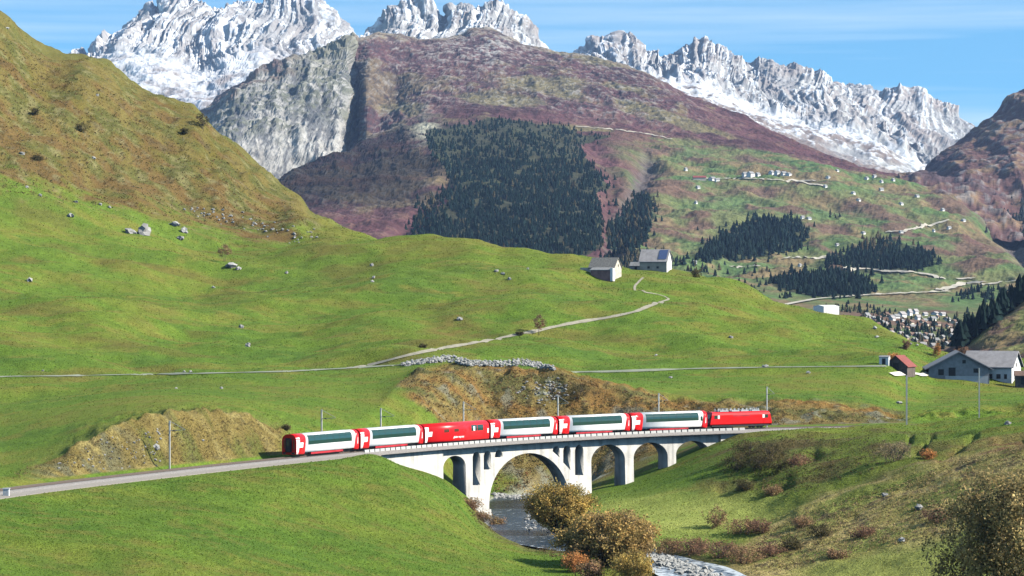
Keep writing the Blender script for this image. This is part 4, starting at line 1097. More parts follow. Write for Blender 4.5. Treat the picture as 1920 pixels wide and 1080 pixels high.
# ------------------------------------------------------------------ overhead line masts
def mast(base, h, ang, label, arm=True, w=.20):
    t = empty('catenary_mast', base, ang); tag(t, label, 'mast', 'overhead line masts beside the railway')
    V = []
    box('pole', -w / 2, w / 2, -w / 2, w / 2, -.6, h, M_MAST, t)
    box('base_plate', -.3, .3, -.3, .3, -.6, .12, M_DECK, t)
    if arm:
        L = 2.7
        mesh_obj('bracket', [(0, -w/2, h - 1.5), (0, -L, h - 1.3), (0, -L, h - 1.22), (0, -w/2, h - 1.42), (.06, -w/2, h - 1.5), (.06, -L, h - 1.3), (.06, -L, h - 1.22), (.06, -w/2, h - 1.42)],
                 [(0, 1, 2, 3), (7, 6, 5, 4), (0, 4, 5, 1), (3, 2, 6, 7), (1, 5, 6, 2)], M_MAST, t)
        mesh_obj('stay', [(0, -w/2, h - .12), (0, -L, h - 1.25), (0, -L, h - 1.20), (0, -w/2, h - .06), (.05, -w/2, h - .12), (.05, -L, h - 1.25), (.05, -L, h - 1.20), (.05, -w/2, h - .06)],
                 [(0, 1, 2, 3), (7, 6, 5, 4), (0, 4, 5, 1), (3, 2, 6, 7), (1, 5, 6, 2)], M_MAST, t)
        box('insulator', -.06, .12, -.9, -.6, h - 1.52, h - 1.36, M_DARK, t)
    return t
for u, vt, lab in ((318, 789, 'grey steel overhead line mast in front of the brown cutting'), (603, 768, 'grey steel mast rising behind the tail coach'), (714, 765, 'grey steel mast rising behind the second white coach'),
                   (869, 753, 'grey steel mast rising behind the all red car'), (1046, 742, 'grey steel mast rising behind the coach over the main arch'), (1235, 737, 'grey steel mast rising behind the coach next to the locomotive'), (1438, 725, 'grey steel mast rising behind the front of the locomotive')):
    s = s_at_u(u, -3.05); p = trk(s, -3.05, -.5); t = trk_dir(s)
    h = 540 - vt; h = (540 - vt) * p.y / FPX - p.z
    mast(p, h, math.atan2(t.y, t.x), lab)
p = Vector(uz(1700, 797, 516)); p.z = A.zat(p.x, p.y)
mast(p, (540 - 704) * p.y / FPX - p.z, 0, 'tall pale mast standing where the track meets the meadow', arm=False, w=.27)
p = Vector(uz(1836, 790, 528)); p.z = A.zat(p.x, p.y)
mast(p, (540 - 690) * p.y / FPX - p.z, 0, 'pale mast standing below the farmhouse behind the grassy rise', arm=False, w=.22)
# white trackside cabinet
p = Vector(uz(12, 922, 354)); p.z = A.zat(p.x, p.y)
cb = empty('trackside_cabinet', p); tag(cb, 'small white cabinet beside the track', 'cabinet')
box('casing', -.38, .38, -.3, .3, 0, 1.0, M_WHITE, cb, .02); box('lid', -.45, .45, -.37, .37, 1.0, 1.12, M_ROOFG, cb); box('door', -.3, .3, -.315, -.301, .1, .9, M_ROOFG, cb); box('plinth', -.5, .5, -.42, .42, -.3, .02, M_DECK, cb)

# ------------------------------------------------------------------ water
def ribbon(name, pts, w, mat, col_fn=None, zfn=None, smooth=True):
    """pts: plan points (x, y); zfn gives the height"""
    P = np.array(pts, float); seg = np.hypot(*np.diff(P, axis=0).T); s = np.concatenate([[0], np.cumsum(seg)])
    n_ = max(8, int(s[-1] / 1.6)); ss = np.linspace(0, s[-1], n_)
    X = pchip(s, P[:, 0], ss); Y = pchip(s, P[:, 1], ss)
    tx, ty = np.gradient(X), np.gradient(Y); ln = np.hypot(tx, ty); tx /= ln; ty /= ln
    W = w if np.ndim(w) else np.full(n_, w)
    if np.ndim(w): W = np.interp(ss, s, w)
    V, F, C = [], [], []
    cross_n = 9 if col_fn else 4
    for i in range(n_):
        for j in range(cross_n):
            o = (j / (cross_n - 1) - .5) * W[i]
            x, y = X[i] + ty[i] * o, Y[i] - tx[i] * o
            V.append((x, y, zfn(x, y)))
            if col_fn: C.append(col_fn(x, y, abs(o) / W[i] * 2))
    for i in range(n_ - 1):
        for j in range(cross_n - 1):
            a = i * cross_n + j; F.append((a, a + 1, a + 1 + cross_n, a + cross_n))
    return fast_mesh(name, np.array(V), np.array(F), mat, np.array(C) if col_fn else None, smooth)
m, n, l, b = new_mat('river_water')
b.inputs['Base Color'].default_value = (0.030, 0.055, 0.085, 1); b.inputs['Specular IOR Level'].default_value = .3; b.inputs['Roughness'].default_value = .22; b.inputs['IOR'].default_value = 1.33
at = n.new('ShaderNodeAttribute'); at.attribute_name = 'Col'
tc = n.new('ShaderNodeTexCoord'); ns = n.new('ShaderNodeTexNoise'); ns.inputs['Scale'].default_value = .9; ns.inputs['Detail'].default_value = 5
l.new(tc.outputs['Object'], ns.inputs['Vector'])
ad = n.new('ShaderNodeMath'); ad.operation = 'ADD'; l.new(at.outputs['Fac'], ad.inputs[0]); l.new(ns.outputs['Fac'], ad.inputs[1])
cr = n.new('ShaderNodeValToRGB'); cr.color_ramp.elements[0].position = .66; cr.color_ramp.elements[0].color = (0.022, 0.042, 0.068, 1)
cr.color_ramp.elements[1].position = .86; cr.color_ramp.elements[1].color = (0.62, 0.66, 0.68, 1)
l.new(ad.outputs[0], cr.inputs[0]); l.new(cr.outputs[0], b.inputs['Base Color'])
bp = n.new('ShaderNodeBump'); bp.inputs['Strength'].default_value = .7; bp.inputs['Distance'].default_value = .25
n2_ = n.new('ShaderNodeTexNoise'); n2_.inputs['Scale'].default_value = 1.8; n2_.inputs['Detail'].default_value = 4
l.new(tc.outputs['Object'], n2_.inputs['Vector']); l.new(n2_.outputs['Fac'], bp.inputs['Height']); l.new(bp.outputs[0], b.inputs['Normal'])
def foam(x, y, e):
    f = .05 + .20 * float(sstep(12, 17, x)) * (y < 412) + .16 * float(sstep(.6, 1, e)) * (1 - float(sstep(470, 480, y)) * .6)
    return (f, f, f)
river = ribbon('river', RIV, 12.0, m, foam, lambda x, y: RIV_Z + .18)
tag(river, 'narrow blue grey river running under the viaduct', kind='structure')

# ------------------------------------------------------------------ paths
M_PATH = noisy_mat('gravel_track', (0.30, 0.27, 0.20), .18, .8, .95, .3)
M_ROAD = noisy_mat('road_grey', (0.22, 0.235, 0.17), .12, .5, .95)
def img_path(S, uv, rmin=0.0):
    a = np.array(uv, float); s = np.concatenate([[0], np.cumsum(np.hypot(*np.diff(a, axis=0).T))])
    q = np.linspace(0, s[-1], max(3, int(s[-1] / 12)))
    return [tuple(S.hit(u, v, rmin)[:2]) for u, v in zip(np.interp(q, s, a[:, 0]), np.interp(q, s, a[:, 1]))]
def az(x, y): return A.zat(x, y) + .14
pth = ribbon('path', img_path(A, [(655, 691), (700, 684), (760, 668), (815, 656), (880, 645), (950, 632), (1000, 622), (1080, 605), (1150, 594), (1195, 584), (1215, 575), (1240, 566)], 9.3), 1.6, M_PATH, None, az)
tag(pth, 'pale gravel farm track climbing the meadow', kind='structure')
pth = ribbon('path', [tuple(A.hit(u, v, 9.3)[:2]) for u, v in ((1240, 566), (1254, 561), (1240, 554), (1212, 549), (1190, 541), (1197, 530), (1206, 521))], .75, M_PATH, None, az)
tag(pth, 'narrow gravel track turning up to the barns', kind='structure')
rd = ribbon('road', img_path(A, [(-120, 711), (0, 707), (150, 705), (300, 702), (420, 700), (540, 697), (655, 691), (760, 684)], 9.2), 1.3, M_ROAD, None, az)
tag(rd, 'thin grey lane crossing the meadow', kind='structure')
rd = ribbon('road', img_path(A, [(1042, 699), (1150, 697), (1300, 692), (1450, 689), (1560, 688), (1662, 687)], 9.2), 1.1, M_ROAD, None, az)
tag(rd, 'thin grey lane leading to the farm', kind='structure')
M_PALE = noisy_mat('pale_gravel', (0.62, 0.57, 0.48), .12, .3, .95)
yd = ribbon('farmyard', [tuple(A.hit(u, v, 9.2)[:2]) for u, v in ((1672, 704), (1690, 703), (1715, 702), (1740, 701))], 1.3, M_PALE, None, lambda x, y: A.zat(x, y) + .35)
tag(yd, 'bright gravel yard beside the red roofed shed', kind='structure')
def mz(x, y): return M.zat(x, y) + 1.6
M_FARR = noisy_mat('mountain_road', (0.40, 0.36, 0.29), .15, .05, .95)
for uv, w_ in (([(1470, 486), (1500, 484), (1530, 486), (1560, 482)], 9), ([(1585, 506), (1620, 505), (1660, 510), (1700, 511), (1740, 516), (1768, 524)], 10), ([(1760, 546), (1790, 540), (1805, 533), (1845, 531)], 14),
               ([(1466, 575), (1500, 568), (1535, 562), (1590, 558), (1640, 554), (1780, 548)], 9), ([(1660, 437), (1690, 434), (1720, 430), (1780, 414)], 8), ([(1300, 336), (1360, 336), (1420, 336), (1480, 340), (1530, 340)], 9),
               ([(1495, 342), (1545, 350)], 10), ([(1370, 502), (1425, 501)], 6), ([(1080, 238), (1150, 243), (1220, 253), (1260, 262)], 7), ([(1795, 525), (1830, 522)], 8), ([(1840, 536), (1920, 526)], 7)):
    r_ = ribbon('road', img_path(M, uv, 1.5), w_ * .6, M_FARR, None, mz)
    tag(r_, 'pale mountain road cut into the far slope', kind='structure')

# ------------------------------------------------------------------ foliage
m, n, l, b = new_mat('leaf')
at = n.new('ShaderNodeAttribute'); at.attribute_name = 'Col'
l.new(at.outputs['Color'], b.inputs['Base Color']); b.inputs['Roughness'].default_value = .75; b.inputs['Specular IOR Level'].default_value = .15
tr = n.new('ShaderNodeBsdfTranslucent'); mxs = n.new('ShaderNodeMixShader'); mxs.inputs[0].default_value = .35
l.new(at.outputs['Color'], tr.inputs['Color']); l.new(b.outputs[0], mxs.inputs[1]); l.new(tr.outputs[0], mxs.inputs[2])
l.new(mxs.outputs[0], n['Material Output'].inputs['Surface'])
M_LEAF = m
M_BARK = noisy_mat('bark', (0.13, 0.10, 0.075), .3, 6, .95, .5)
m, n, l, b = new_mat('conifer')
at = n.new('ShaderNodeAttribute'); at.attribute_name = 'Col'
l.new(at.outputs['Color'], b.inputs['Base Color']); b.inputs['Roughness'].default_value = .9; b.inputs['Specular IOR Level'].default_value = .05
M_CONI = m
def leaves(centers, size, cols, jit, squash=1.0):
    """quads at centers; cols (n,3)"""
    k_ = len(centers)
    d1 = rng.normal(size=(k_, 3)); d1 /= np.linalg.norm(d1, axis=1, keepdims=True)
    d2 = rng.normal(size=(k_, 3)); d2 -= (d2 * d1).sum(1, keepdims=True) * d1; d2 /= np.linalg.norm(d2, axis=1, keepdims=True)
    sz = size * (.6 + .8 * rng.random((k_, 1)))
    d1 = d1 * sz; d2 = d2 * sz * .62
    V = np.stack([centers - d1, centers - d2 * .9, centers + d1, centers + d2 * .9], 1).reshape(-1, 3)
    V[:, 2] = V[:, 2] * 1.0
    F = np.arange(4 * k_).reshape(-1, 4)
    return V, F, np.repeat(cols, 4, 0)
def crown_pts(w, h, dep, clumps, per, cr_, base=.12, shell=.45, lop=0.2):
    th = rng.random(clumps) * 2 * math.pi; ph = np.arccos(1 - 2 * rng.random(clumps))
    rad = (shell + (1 - shell) * rng.random(clumps) ** .6)
    bump = 1 + lop * np.sin(th * 3 + rng.random() * 6) * np.sin(ph) + lop * .6 * rng.normal(size=clumps)
    c0 = np.stack([np.sin(ph) * np.cos(th) * w / 2 * rad * bump, np.sin(ph) * np.sin(th) * dep / 2 * rad * bump, h * (base + (1 - base) * (.5 + .5 * np.cos(ph) * rad * np.clip(bump, .7, 1.08)))], 1)
    P = np.repeat(c0, per, 0) + rng.normal(size=(clumps * per, 3)) * cr_
    P[:, 2] = np.clip(P[:, 2], .05, None)
    return P, np.repeat(np.arange(clumps), per)
def tube(p0, p1, r0, r1, V, F, n_=6):
    d = Vector(p1) - Vector(p0); q = d.to_track_quat('Z', 'Y'); b0 = len(V)
    for p_, r_ in ((p0, r0), (p1, r1)):
        for i in range(n_):
            a = 2 * math.pi * i / n_; v_ = q @ Vector((math.cos(a) * r_, math.sin(a) * r_, 0)); V.append(tuple(Vector(p_) + v_))
    for i in range(n_): F.append((b0 + i, b0 + (i + 1) % n_, b0 + n_ + (i + 1) % n_, b0 + n_ + i))
def bush(name, p, w, h, pal, label, cat, clumps=160, per=40, leaf=.16, cr_=.38, stems=6, group=None, base=.1, trunk='stem', lop=.18, shell=.45, sink=.2):
    t = empty(name, (p[0], p[1], p[2] - sink)); tag(t, label, cat, group)
    P, ci = crown_pts(w, h, w * .9, clumps, per, cr_, base, shell, lop)
    pal = np.array(pal, float); cc_ = pal[rng.integers(0, len(pal), clumps)] * (.75 + .5 * rng.random((clumps, 1)))
    cols = np.clip(cc_[ci] * (.8 + .7 * rng.random((len(ci), 1))) * np.array([1.5, 1.32, 1.25]), 0, .8)
    V_, F_, C_ = leaves(P, leaf, cols, 0)
    fast_mesh('crown', V_, F_, M_LEAF, C_, False, t)
    V, F = [], []
    for i in range(stems):
        a = rng.random() * 6.283; rr_ = w * .30 * math.sqrt(rng.random()) * (1 if stems > 1 else .1)
        p0 = (math.cos(a) * w * .04, math.sin(a) * w * .04, -.3); p1 = (math.cos(a) * rr_ * .6, math.sin(a) * rr_ * .6, h * .45); p2 = (math.cos(a) * rr_, math.sin(a) * rr_, h * .85)
        r0 = max(.04, w * .013) * (2 if stems == 1 else 1)
        tube(p0, p1, r0, r0 * .7, V, F); tube(p1, p2, r0 * .7, r0 * .25, V, F)
        for k_ in range(3):
            aa = a + rng.normal() * 1.2; p3 = (p1[0] + math.cos(aa) * w * .2, p1[1] + math.sin(aa) * w * .2, p1[2] + h * (.15 + .25 * rng.random())); tube(p1, p3, r0 * .5, r0 * .15, V, F, 5)
    mesh_obj(trunk, V, F, M_BARK, t)
    return t
GOLD = [(0.36, 0.26, 0.07), (0.31, 0.235, 0.075), (0.27, 0.22, 0.065), (0.21, 0.185, 0.06)]
OLBR = [(0.26, 0.205, 0.075), (0.31, 0.23, 0.085), (0.21, 0.18, 0.065), (0.36, 0.25, 0.085), (0.24, 0.185, 0.085)]
ORNG = [(0.40, 0.18, 0.06), (0.33, 0.16, 0.06), (0.28, 0.16, 0.06)]
BROWN = [(0.19, 0.125, 0.075), (0.23, 0.15, 0.085), (0.15, 0.11, 0.06), (0.22, 0.17, 0.075)]
RBRN = [(0.155, 0.095, 0.062), (0.13, 0.085, 0.058), (0.19, 0.12, 0.07)]
DOLV = [(0.055, 0.058, 0.025), (0.075, 0.07, 0.03), (0.05, 0.048, 0.026), (0.09, 0.078, 0.034)]
GREYB = [(0.20, 0.175, 0.10), (0.17, 0.15, 0.095), (0.22, 0.19, 0.10)]
def on(u, d): 
    x = (u - 960) * d / FPX; return (x, d, A.zat(x, d))
bush('willow_bush', on(1048, 440), 10.4, 7.8, GOLD, 'round golden willow bush on the river bank beside the viaduct pier', 'bush', 280, 70, .17, .42)
bush('willow_bush', on(1148, 392), 13.0, 7.4, OLBR, 'wide olive brown willow bush on the bank below the golden one', 'bush', 460, 80, .18, .46)
bush('willow_bush', on(1078, 383), 3.4, 3.0, ORNG, 'small orange bush tucked beside the wide olive bush', 'bush', 60, 40, .12, .3)
bush('willow_bush', on(1185, 374), 6.5, 3.6, GOLD, 'low golden bush in front of the wide olive bush', 'bush', 110, 50, .14, .36)
bush('willow_bush', on(1105, 376), 4.0, 2.4, BROWN, 'low brown bush at the foot of the wide olive bush', 'bush', 60, 40, .13, .3)
bush('willow_bush', on(805, 322), 7.4, 3.0, OLBR, 'olive bush whose top shows at the lower meadow edge', 'bush', 130, 50, .12, .34)
p = on(1908, 205)
bush('leafy_tree', p, 10.8, -11.2 * 0 + (540 - 862) * 205 / FPX - p[2], [(0.09, 0.085, 0.04), (0.07, 0.065, 0.035), (0.12, 0.105, 0.05), (0.17, 0.14, 0.06)] + [(0.20, 0.16, 0.07), (0.34, 0.27, 0.12), (0.30, 0.24, 0.10), (0.24, 0.20, 0.08)], 'large leafy tree with mottled olive leaves on the near bank', 'tree', 820, 60, .125, .40, stems=4, trunk='trunk', base=.05)
for u, d, w_, h_, pal, lab in ((1342, 424, 3.2, 3.4, BROWN, 'upright brown shrub on the edge of the valley meadow'), (1392, 418, 5.2, 2.2, BROWN, 'long low brown shrub at the edge of the valley meadow'),
                               (1428, 416, 4.2, 2.3, RBRN, 'reddish low shrub beside the long brown shrub'), (1255, 405, 4.5, 2.6, BROWN, 'dark brown shrub on the far river bank'), (1300, 402, 6.0, 2.6, RBRN, 'russet shrub spreading along the rapids'),
                               (1350, 396, 6.0, 2.8, RBRN, 'broad russet shrub above the rapids'), (1395, 392, 5.5, 2.6, BROWN, 'brown shrub between rapids and rough bank'), (1440, 396, 4.5, 2.0, RBRN, 'low russet shrub on the rough bank'),
                               (1482, 398, 3.6, 1.8, DOLV, 'small olive shrub on the rough bank'), (1535, 402, 3.6, 1.8, DOLV, 'dark olive shrub on the rough bank hollow'), (1505, 412, 3.0, 1.6, BROWN, 'small brown shrub on the bank crest'),
                               (1620, 396, 3.4, 1.3, RBRN, 'flat reddish shrub in the tussock grass'), (1570, 386, 3.0, 1.2, BROWN, 'flat brown shrub in the tussock grass'),
                               (1680, 436, 6.0, 3.4, GREYB, 'grey leafless thorn bush below the eroded terrace edge'), (1740, 434, 2.4, 1.6, ORNG, 'small orange shrub beside the grey thorn bush'),
                               (1385, 470, 5.2, 3.2, DOLV, 'dark olive bush on the slope right of the viaduct'), (1425, 466, 4.6, 2.6, DOLV, 'dark bush second along the slope right of the viaduct'), (1468, 462, 4.8, 2.8, DOLV, 'dark bush casting a long shadow on the terrace slope'),
                               (1405, 476, 6.0, 3.0, DOLV, 'broad dark bush added to deepen the shadow highest on the slope right of the viaduct'), (1445, 470, 6.4, 3.2, DOLV, 'broadest dark bush added to deepen the shadow in the hollow of the terrace slope'), (1500, 460, 3.8, 2.0, RBRN, 'russet shrub at the end of the dark bushes'), (1450, 447, 3.4, 2.0, BROWN, 'brown shrub below the dark bushes'), (1395, 452, 3.0, 1.6, DOLV, 'small dark shrub lowest on the terrace slope'),  # the two broad dark bushes are added to deepen the terrace shadows
                               (930, 458, 2.6, 2.0, BROWN, 'small brown shrub by the pier foot at the water'), (885, 449, 3.4, 1.8, BROWN, 'brown shrub on the grass edge by the pier'), (905, 444, 3.0, 1.6, BROWN, 'brown shrub hanging over the near river bank'),
                               (1760, 392, 4.0, 2.2, RBRN, 'russet shrub at the foot of the large leafy tree')):
    bush('shrub', on(u, d), w_, h_, pal, lab, 'shrub', int(18 + w_ * 9), 34, .11, .26, stems=5, base=.05)
for u, v, wpx, hpx, pal, lab, nm in ((1011, 628, 24, 40, RBRN, 'small brown leafed tree beside the gravel track', 'small_tree'), (421, 490, 24, 34, BROWN, 'bare little tree growing beside the white rocks', 'small_tree'), (1305, 520, 20, 18, DOLV, 'dark round bush on the crest beside the white gabled house', 'shrub'),
                                     (381, 244, 24, 32, DOLV, 'dark tree on the skyline of the tawny hillside', 'small_tree'), (536, 806, 13, 11, DOLV, 'small dark bush above the tail coach', 'shrub'), (1676, 682, 24, 22, ORNG, 'orange leafed tree behind the little grey hut', 'small_tree'),
                                     (1757, 668, 16, 24, ORNG, 'orange bush at the left end of the farm roof', 'shrub'), (1806, 664, 26, 16, RBRN, 'reddish bush behind the farm roof ridge', 'shrub'), (1700, 655, 14, 20, RBRN, 'brown bush on the meadow crest near the village', 'shrub'),
                                     (1085, 745, 40, 26, DOLV, 'dark bush on the rust coloured bank', 'shrub'), (975, 628, 12, 8, DOLV, 'tiny dark shrub beside the gravel track', 'shrub'), (792, 652, 14, 8, DOLV, 'tiny dark shrub near the track fork', 'shrub'),
                                     (155, 248, 22, 18, DOLV, 'dark green shrub on the tawny hillside', 'shrub'), (66, 215, 16, 12, DOLV, 'small green shrub high on the tawny hillside', 'shrub'), (346, 252, 14, 14, DOLV, 'green shrub near the skyline of the tawny hillside', 'shrub'), (72, 300, 20, 10, DOLV, 'low green shrub among the tawny grass', 'shrub')):
    q = A.hit(u, v, 8.0); k_ = q.y / FPX
    bush(nm, q, wpx * k_, hpx * k_, pal, lab, 'tree' if nm == 'small_tree' else 'shrub', 36, 26, .09 * q.y / 450, .05 * wpx * k_ + .1, stems=4 if nm == 'shrub' else 3, trunk='stem' if nm == 'shrub' else 'trunk', base=.05 if nm == 'shrub' else .3)
# tussocks and dwarf shrubs on the steep banks: past counting
def tussocks(name, N, test, sizes, pal, label, per=7, umin=0, umax=1920, vmin=600, vmax=1080, rmin=0.0, leaf=.16):
    pts = []
    tries = 0
    while len(pts) < N and tries < N * 12:
        tries += 1
        u, v = rng.uniform(umin, umax), rng.uniform(vmin, vmax)
        if not test(u, v): continue
        pts.append(A.hit(u, v, rmin)[:])
    P0 = np.array(pts); k_ = len(P0)
    sz = rng.uniform(sizes[0], sizes[1], k_) ** 1.0
    P = np.repeat(P0, per, 0) + rng.normal(size=(k_ * per, 3)) * np.repeat(sz, per)[:, None] * np.array([.55, .55, .32])
    P[:, 2] += np.repeat(sz, per) * .35
    pal = np.array(pal); cols = pal[rng.integers(0, len(pal), k_)] * (.75 + .5 * rng.random((k_, 1)))
    V_, F_, C_ = leaves(P, leaf, np.repeat(cols, per, 0) * (.75 + .5 * rng.random((k_ * per, 1))), 0)
    tag(fast_mesh(name, V_, F_, M_LEAF, C_, False), label, kind='stuff')
TUS = [(0.24, 0.165, 0.065), (0.19, 0.12, 0.05), (0.28, 0.20, 0.09), (0.12, 0.10, 0.04), (0.20, 0.09, 0.04), (0.09, 0.075, 0.04)]
pr = [(745, 716), (830, 692), (1040, 696), (1100, 714), (1200, 738), (1330, 760), (1690, 785), (1690, 792), (1340, 800), (1300, 830), (1130, 890), (1060, 915), (930, 928), (880, 880), (820, 790)]
tussocks('bank_tussocks', 2600, lambda u, v: bool(in_poly(u, v, pr)), (.3, .9), TUS, 'rusty tussocks and dwarf shrubs on the bank behind the viaduct', 8, 720, 1700, 685, 930, 7.6)
pc = [(30, 884), (110, 863), (200, 818), (260, 792), (350, 780), (450, 787), (530, 803), (530, 848), (300, 872), (30, 898)]
tussocks('cutting_tussocks', 800, lambda u, v: bool(in_poly(u, v, pc)), (.2, .5), [(0.24, 0.17, 0.07), (0.28, 0.205, 0.09), (0.15, 0.13, 0.05), (0.19, 0.13, 0.055)], 'dry grass tussocks in the railway cutting', 7, 20, 540, 770, 900, 7.6, .11)
pb = [(1440, 1000), (1480, 975), (1560, 945), (1700, 905), (1780, 870), (1920, 835), (1920, 960), (1750, 1010), (1640, 1030), (1480, 1070), (1400, 1080), (1380, 1045)]
tussocks('rough_bank_tussocks', 2300, lambda u, v: bool(in_poly(u, v, pb)), (.2, .6), [(0.36, 0.265, 0.115), (0.42, 0.31, 0.14), (0.25, 0.21, 0.075), (0.22, 0.19, 0.065), (0.16, 0.105, 0.065)], 'tussock grass on the rough river bank', 8, 1380, 1920, 830, 1080, 2.2, .12)
pe = [(1340, 870), (1400, 835), (1480, 815), (1620, 822), (1700, 830), (1680, 870), (1600, 895), (1480, 930), (1380, 915)]
tussocks('terrace_tussocks', 1000, lambda u, v: bool(in_poly(u, v, pe)), (.2, .55), [(0.10, 0.09, 0.035), (0.13, 0.12, 0.04), (0.14, 0.09, 0.045), (0.08, 0.075, 0.035)], 'dark tussocks on the terrace edge', 7, 1330, 1710, 810, 935, 2.2, .12)
phl = [(0, 60), (110, 130), (250, 185), (390, 270), (570, 410), (600, 445), (400, 425), (200, 390), (0, 360)]
tussocks('hillside_tussocks', 1700, lambda u, v: bool(in_poly(u, v, phl)), (.4, 1.1), [(0.15, 0.125, 0.04), (0.21, 0.15, 0.05), (0.19, 0.105, 0.045), (0.10, 0.10, 0.035), (0.27, 0.21, 0.09)], 'dry tussocks on the tawny hillside', 7, 0, 610, 40, 450, 12.0, .26)
pbk = [(870, 955), (900, 960), (1010, 1010), (1060, 1040), (1070, 1060), (1000, 1030), (900, 985)]
tussocks('river_edge_tussocks', 260, lambda u, v: bool(in_poly(u, v, pbk)), (.3, .6), [(0.16, 0.11, 0.055), (0.12, 0.09, 0.045), (0.20, 0.14, 0.06)], 'brown dead herbs along the near river edge', 9, 860, 1080, 940, 1070, 2.2, .12)

# grass standing on the meadow: past counting
def grass(name, N, wfun, leaf, label):
    w_ = wfun * ((A.pu > -60) & (A.pu < 1980) & (A.pv < 1120))
    area = np.abs(np.gradient(A.pv, axis=0)) + .15
    pr_ = (w_ * area)[:-1, :-1].ravel(); pr_ = pr_ / pr_.sum()
    idx = rng.choice(len(pr_), N, p=pr_); i_, j_ = idx // (A.x.shape[1] - 1), idx % (A.x.shape[1] - 1)
    a_, b_ = rng.random(N), rng.random(N)
    def lerp(G): return (G[i_, j_] * (1 - a_) * (1 - b_) + G[i_ + 1, j_] * a_ * (1 - b_) + G[i_, j_ + 1] * (1 - a_) * b_ + G[i_ + 1, j_ + 1] * a_ * b_)
    P = np.stack([lerp(A.x), lerp(A.y), lerp(A.z)], 1)
    sz = leaf * (.5 + rng.random((N, 1))) * (P[:, 1:2] / 420)
    a2_ = rng.random((N, 1)) * 6.283
    side = np.concatenate([np.cos(a2_), np.sin(a2_), np.zeros((N, 1))], 1) * sz * .75
    lean = np.concatenate([rng.normal(size=(N, 2)) * .45, np.ones((N, 1))], 1) * sz
    V_ = np.stack([P - side, P + side, P + lean], 1).reshape(-1, 3)
    cl = c[i_, j_] * (.86 + .42 * rng.random((N, 1))) * np.array([1.06, 1.04, 1.0])
    tag(fast_mesh(name, V_, np.arange(3 * N).reshape(-1, 3), M_LEAF, np.repeat(cl, 3, 0), False), label, kind='stuff')
dry = (1 - ((R0 > 5.45) & (R0 < 8.02))) * (riv > 6.5)
grass('meadow_grass', 110000, dry * (R0 > 1.9) * (R0 < 5.6), .11, 'short grass of the river meadow and near slope')
grass('hillside_grass', 110000, dry * (R0 > 8) * (R0 < 14), .10, 'grazed grass of the hillside')

# ------------------------------------------------------------------ woods on the mountain
def conifers(name, spots, hlo, hhi, label, base_col=(0.009, 0.019, 0.016), fat=.30, larch=.0):
    P0 = np.array(spots); k_ = len(P0)
    H = rng.uniform(hlo, hhi, k_) * (.65 + .55 * rng.random(k_)); Wd = H * fat * (.8 + .5 * rng.random(k_))
    tiers = ((0.05, .55, 1.0), (.32, .78, .74), (.58, 1.0, .46)); ns_ = 6
    VV, FF, CC = [], [], []
    ang = np.arange(ns_) * 2 * math.pi / ns_
    b0 = 0
    colr = np.array(base_col) * (.7 + .75 * rng.random((k_, 1)))
    lz = rng.random(k_) < larch
    colr[lz] = np.array([0.075, 0.062, 0.034]) * (.8 + .4 * rng.random((lz.sum(), 1)))
    for z0, z1, wr in tiers:
        rot = rng.random((k_, 1)) * 6.28
        rr_ = (Wd[:, None] * wr) * (.75 + .5 * rng.random((k_, ns_)))
        ringp = np.stack([P0[:, None, 0] + np.cos(ang + rot) * rr_, P0[:, None, 1] + np.sin(ang + rot) * rr_, P0[:, None, 2] + H[:, None] * (z0 + .08 * rng.random((k_, ns_)))], -1)
        apex = P0 + np.stack([np.zeros(k_), np.zeros(k_), H * z1], -1)
        V_ = np.concatenate([ringp, apex[:, None]], 1)          # k, ns+1, 3
        ids = b0 + np.arange(k_)[:, None] * (ns_ + 1)
        j = np.arange(ns_)
        F_ = np.stack([ids + j, ids + (j + 1) % ns_, np.broadcast_to(ids + ns_, (k_, ns_))], -1).reshape(-1, 3)
        VV.append(V_.reshape(-1, 3)); FF.append(F_); CC.append(np.repeat(colr, ns_ + 1, 0)); b0 += k_ * (ns_ + 1)
    o = fast_mesh(name, np.concatenate(VV), np.concatenate(FF), M_CONI, np.concatenate(CC), False)
    return tag(o, label, kind='stuff')
def wood_spots(S, poly, N, gaps=0.0, seed=0, rmin=1.2, jitter=3.5):
    a = np.array(poly); out = []
    lo_, hi_ = a.min(0), a.max(0)
    U_ = rng.uniform(lo_[0] - 25, hi_[0] + 25, N * 6); V_ = rng.uniform(lo_[1] - 8, hi_[1] + 8, N * 6)
    ok = in_poly(U_ + rng.standard_t(2, N * 6) * jitter, V_ + rng.standard_t(2, N * 6) * jitter * .7, poly)
    if gaps: ok &= fbm(U_ / 26, V_ / 14, seed, 3, 700 + seed) > gaps
    U_, V_ = U_[ok][:N], V_[ok][:N]
    for u, v in zip(U_, V_):
        q = S.hit(u, v, rmin); out.append((q.x, q.y, q.z - .5))
    return out
bigw = wood_spots(M, WOODS['big'], 8200, -.34, 1)
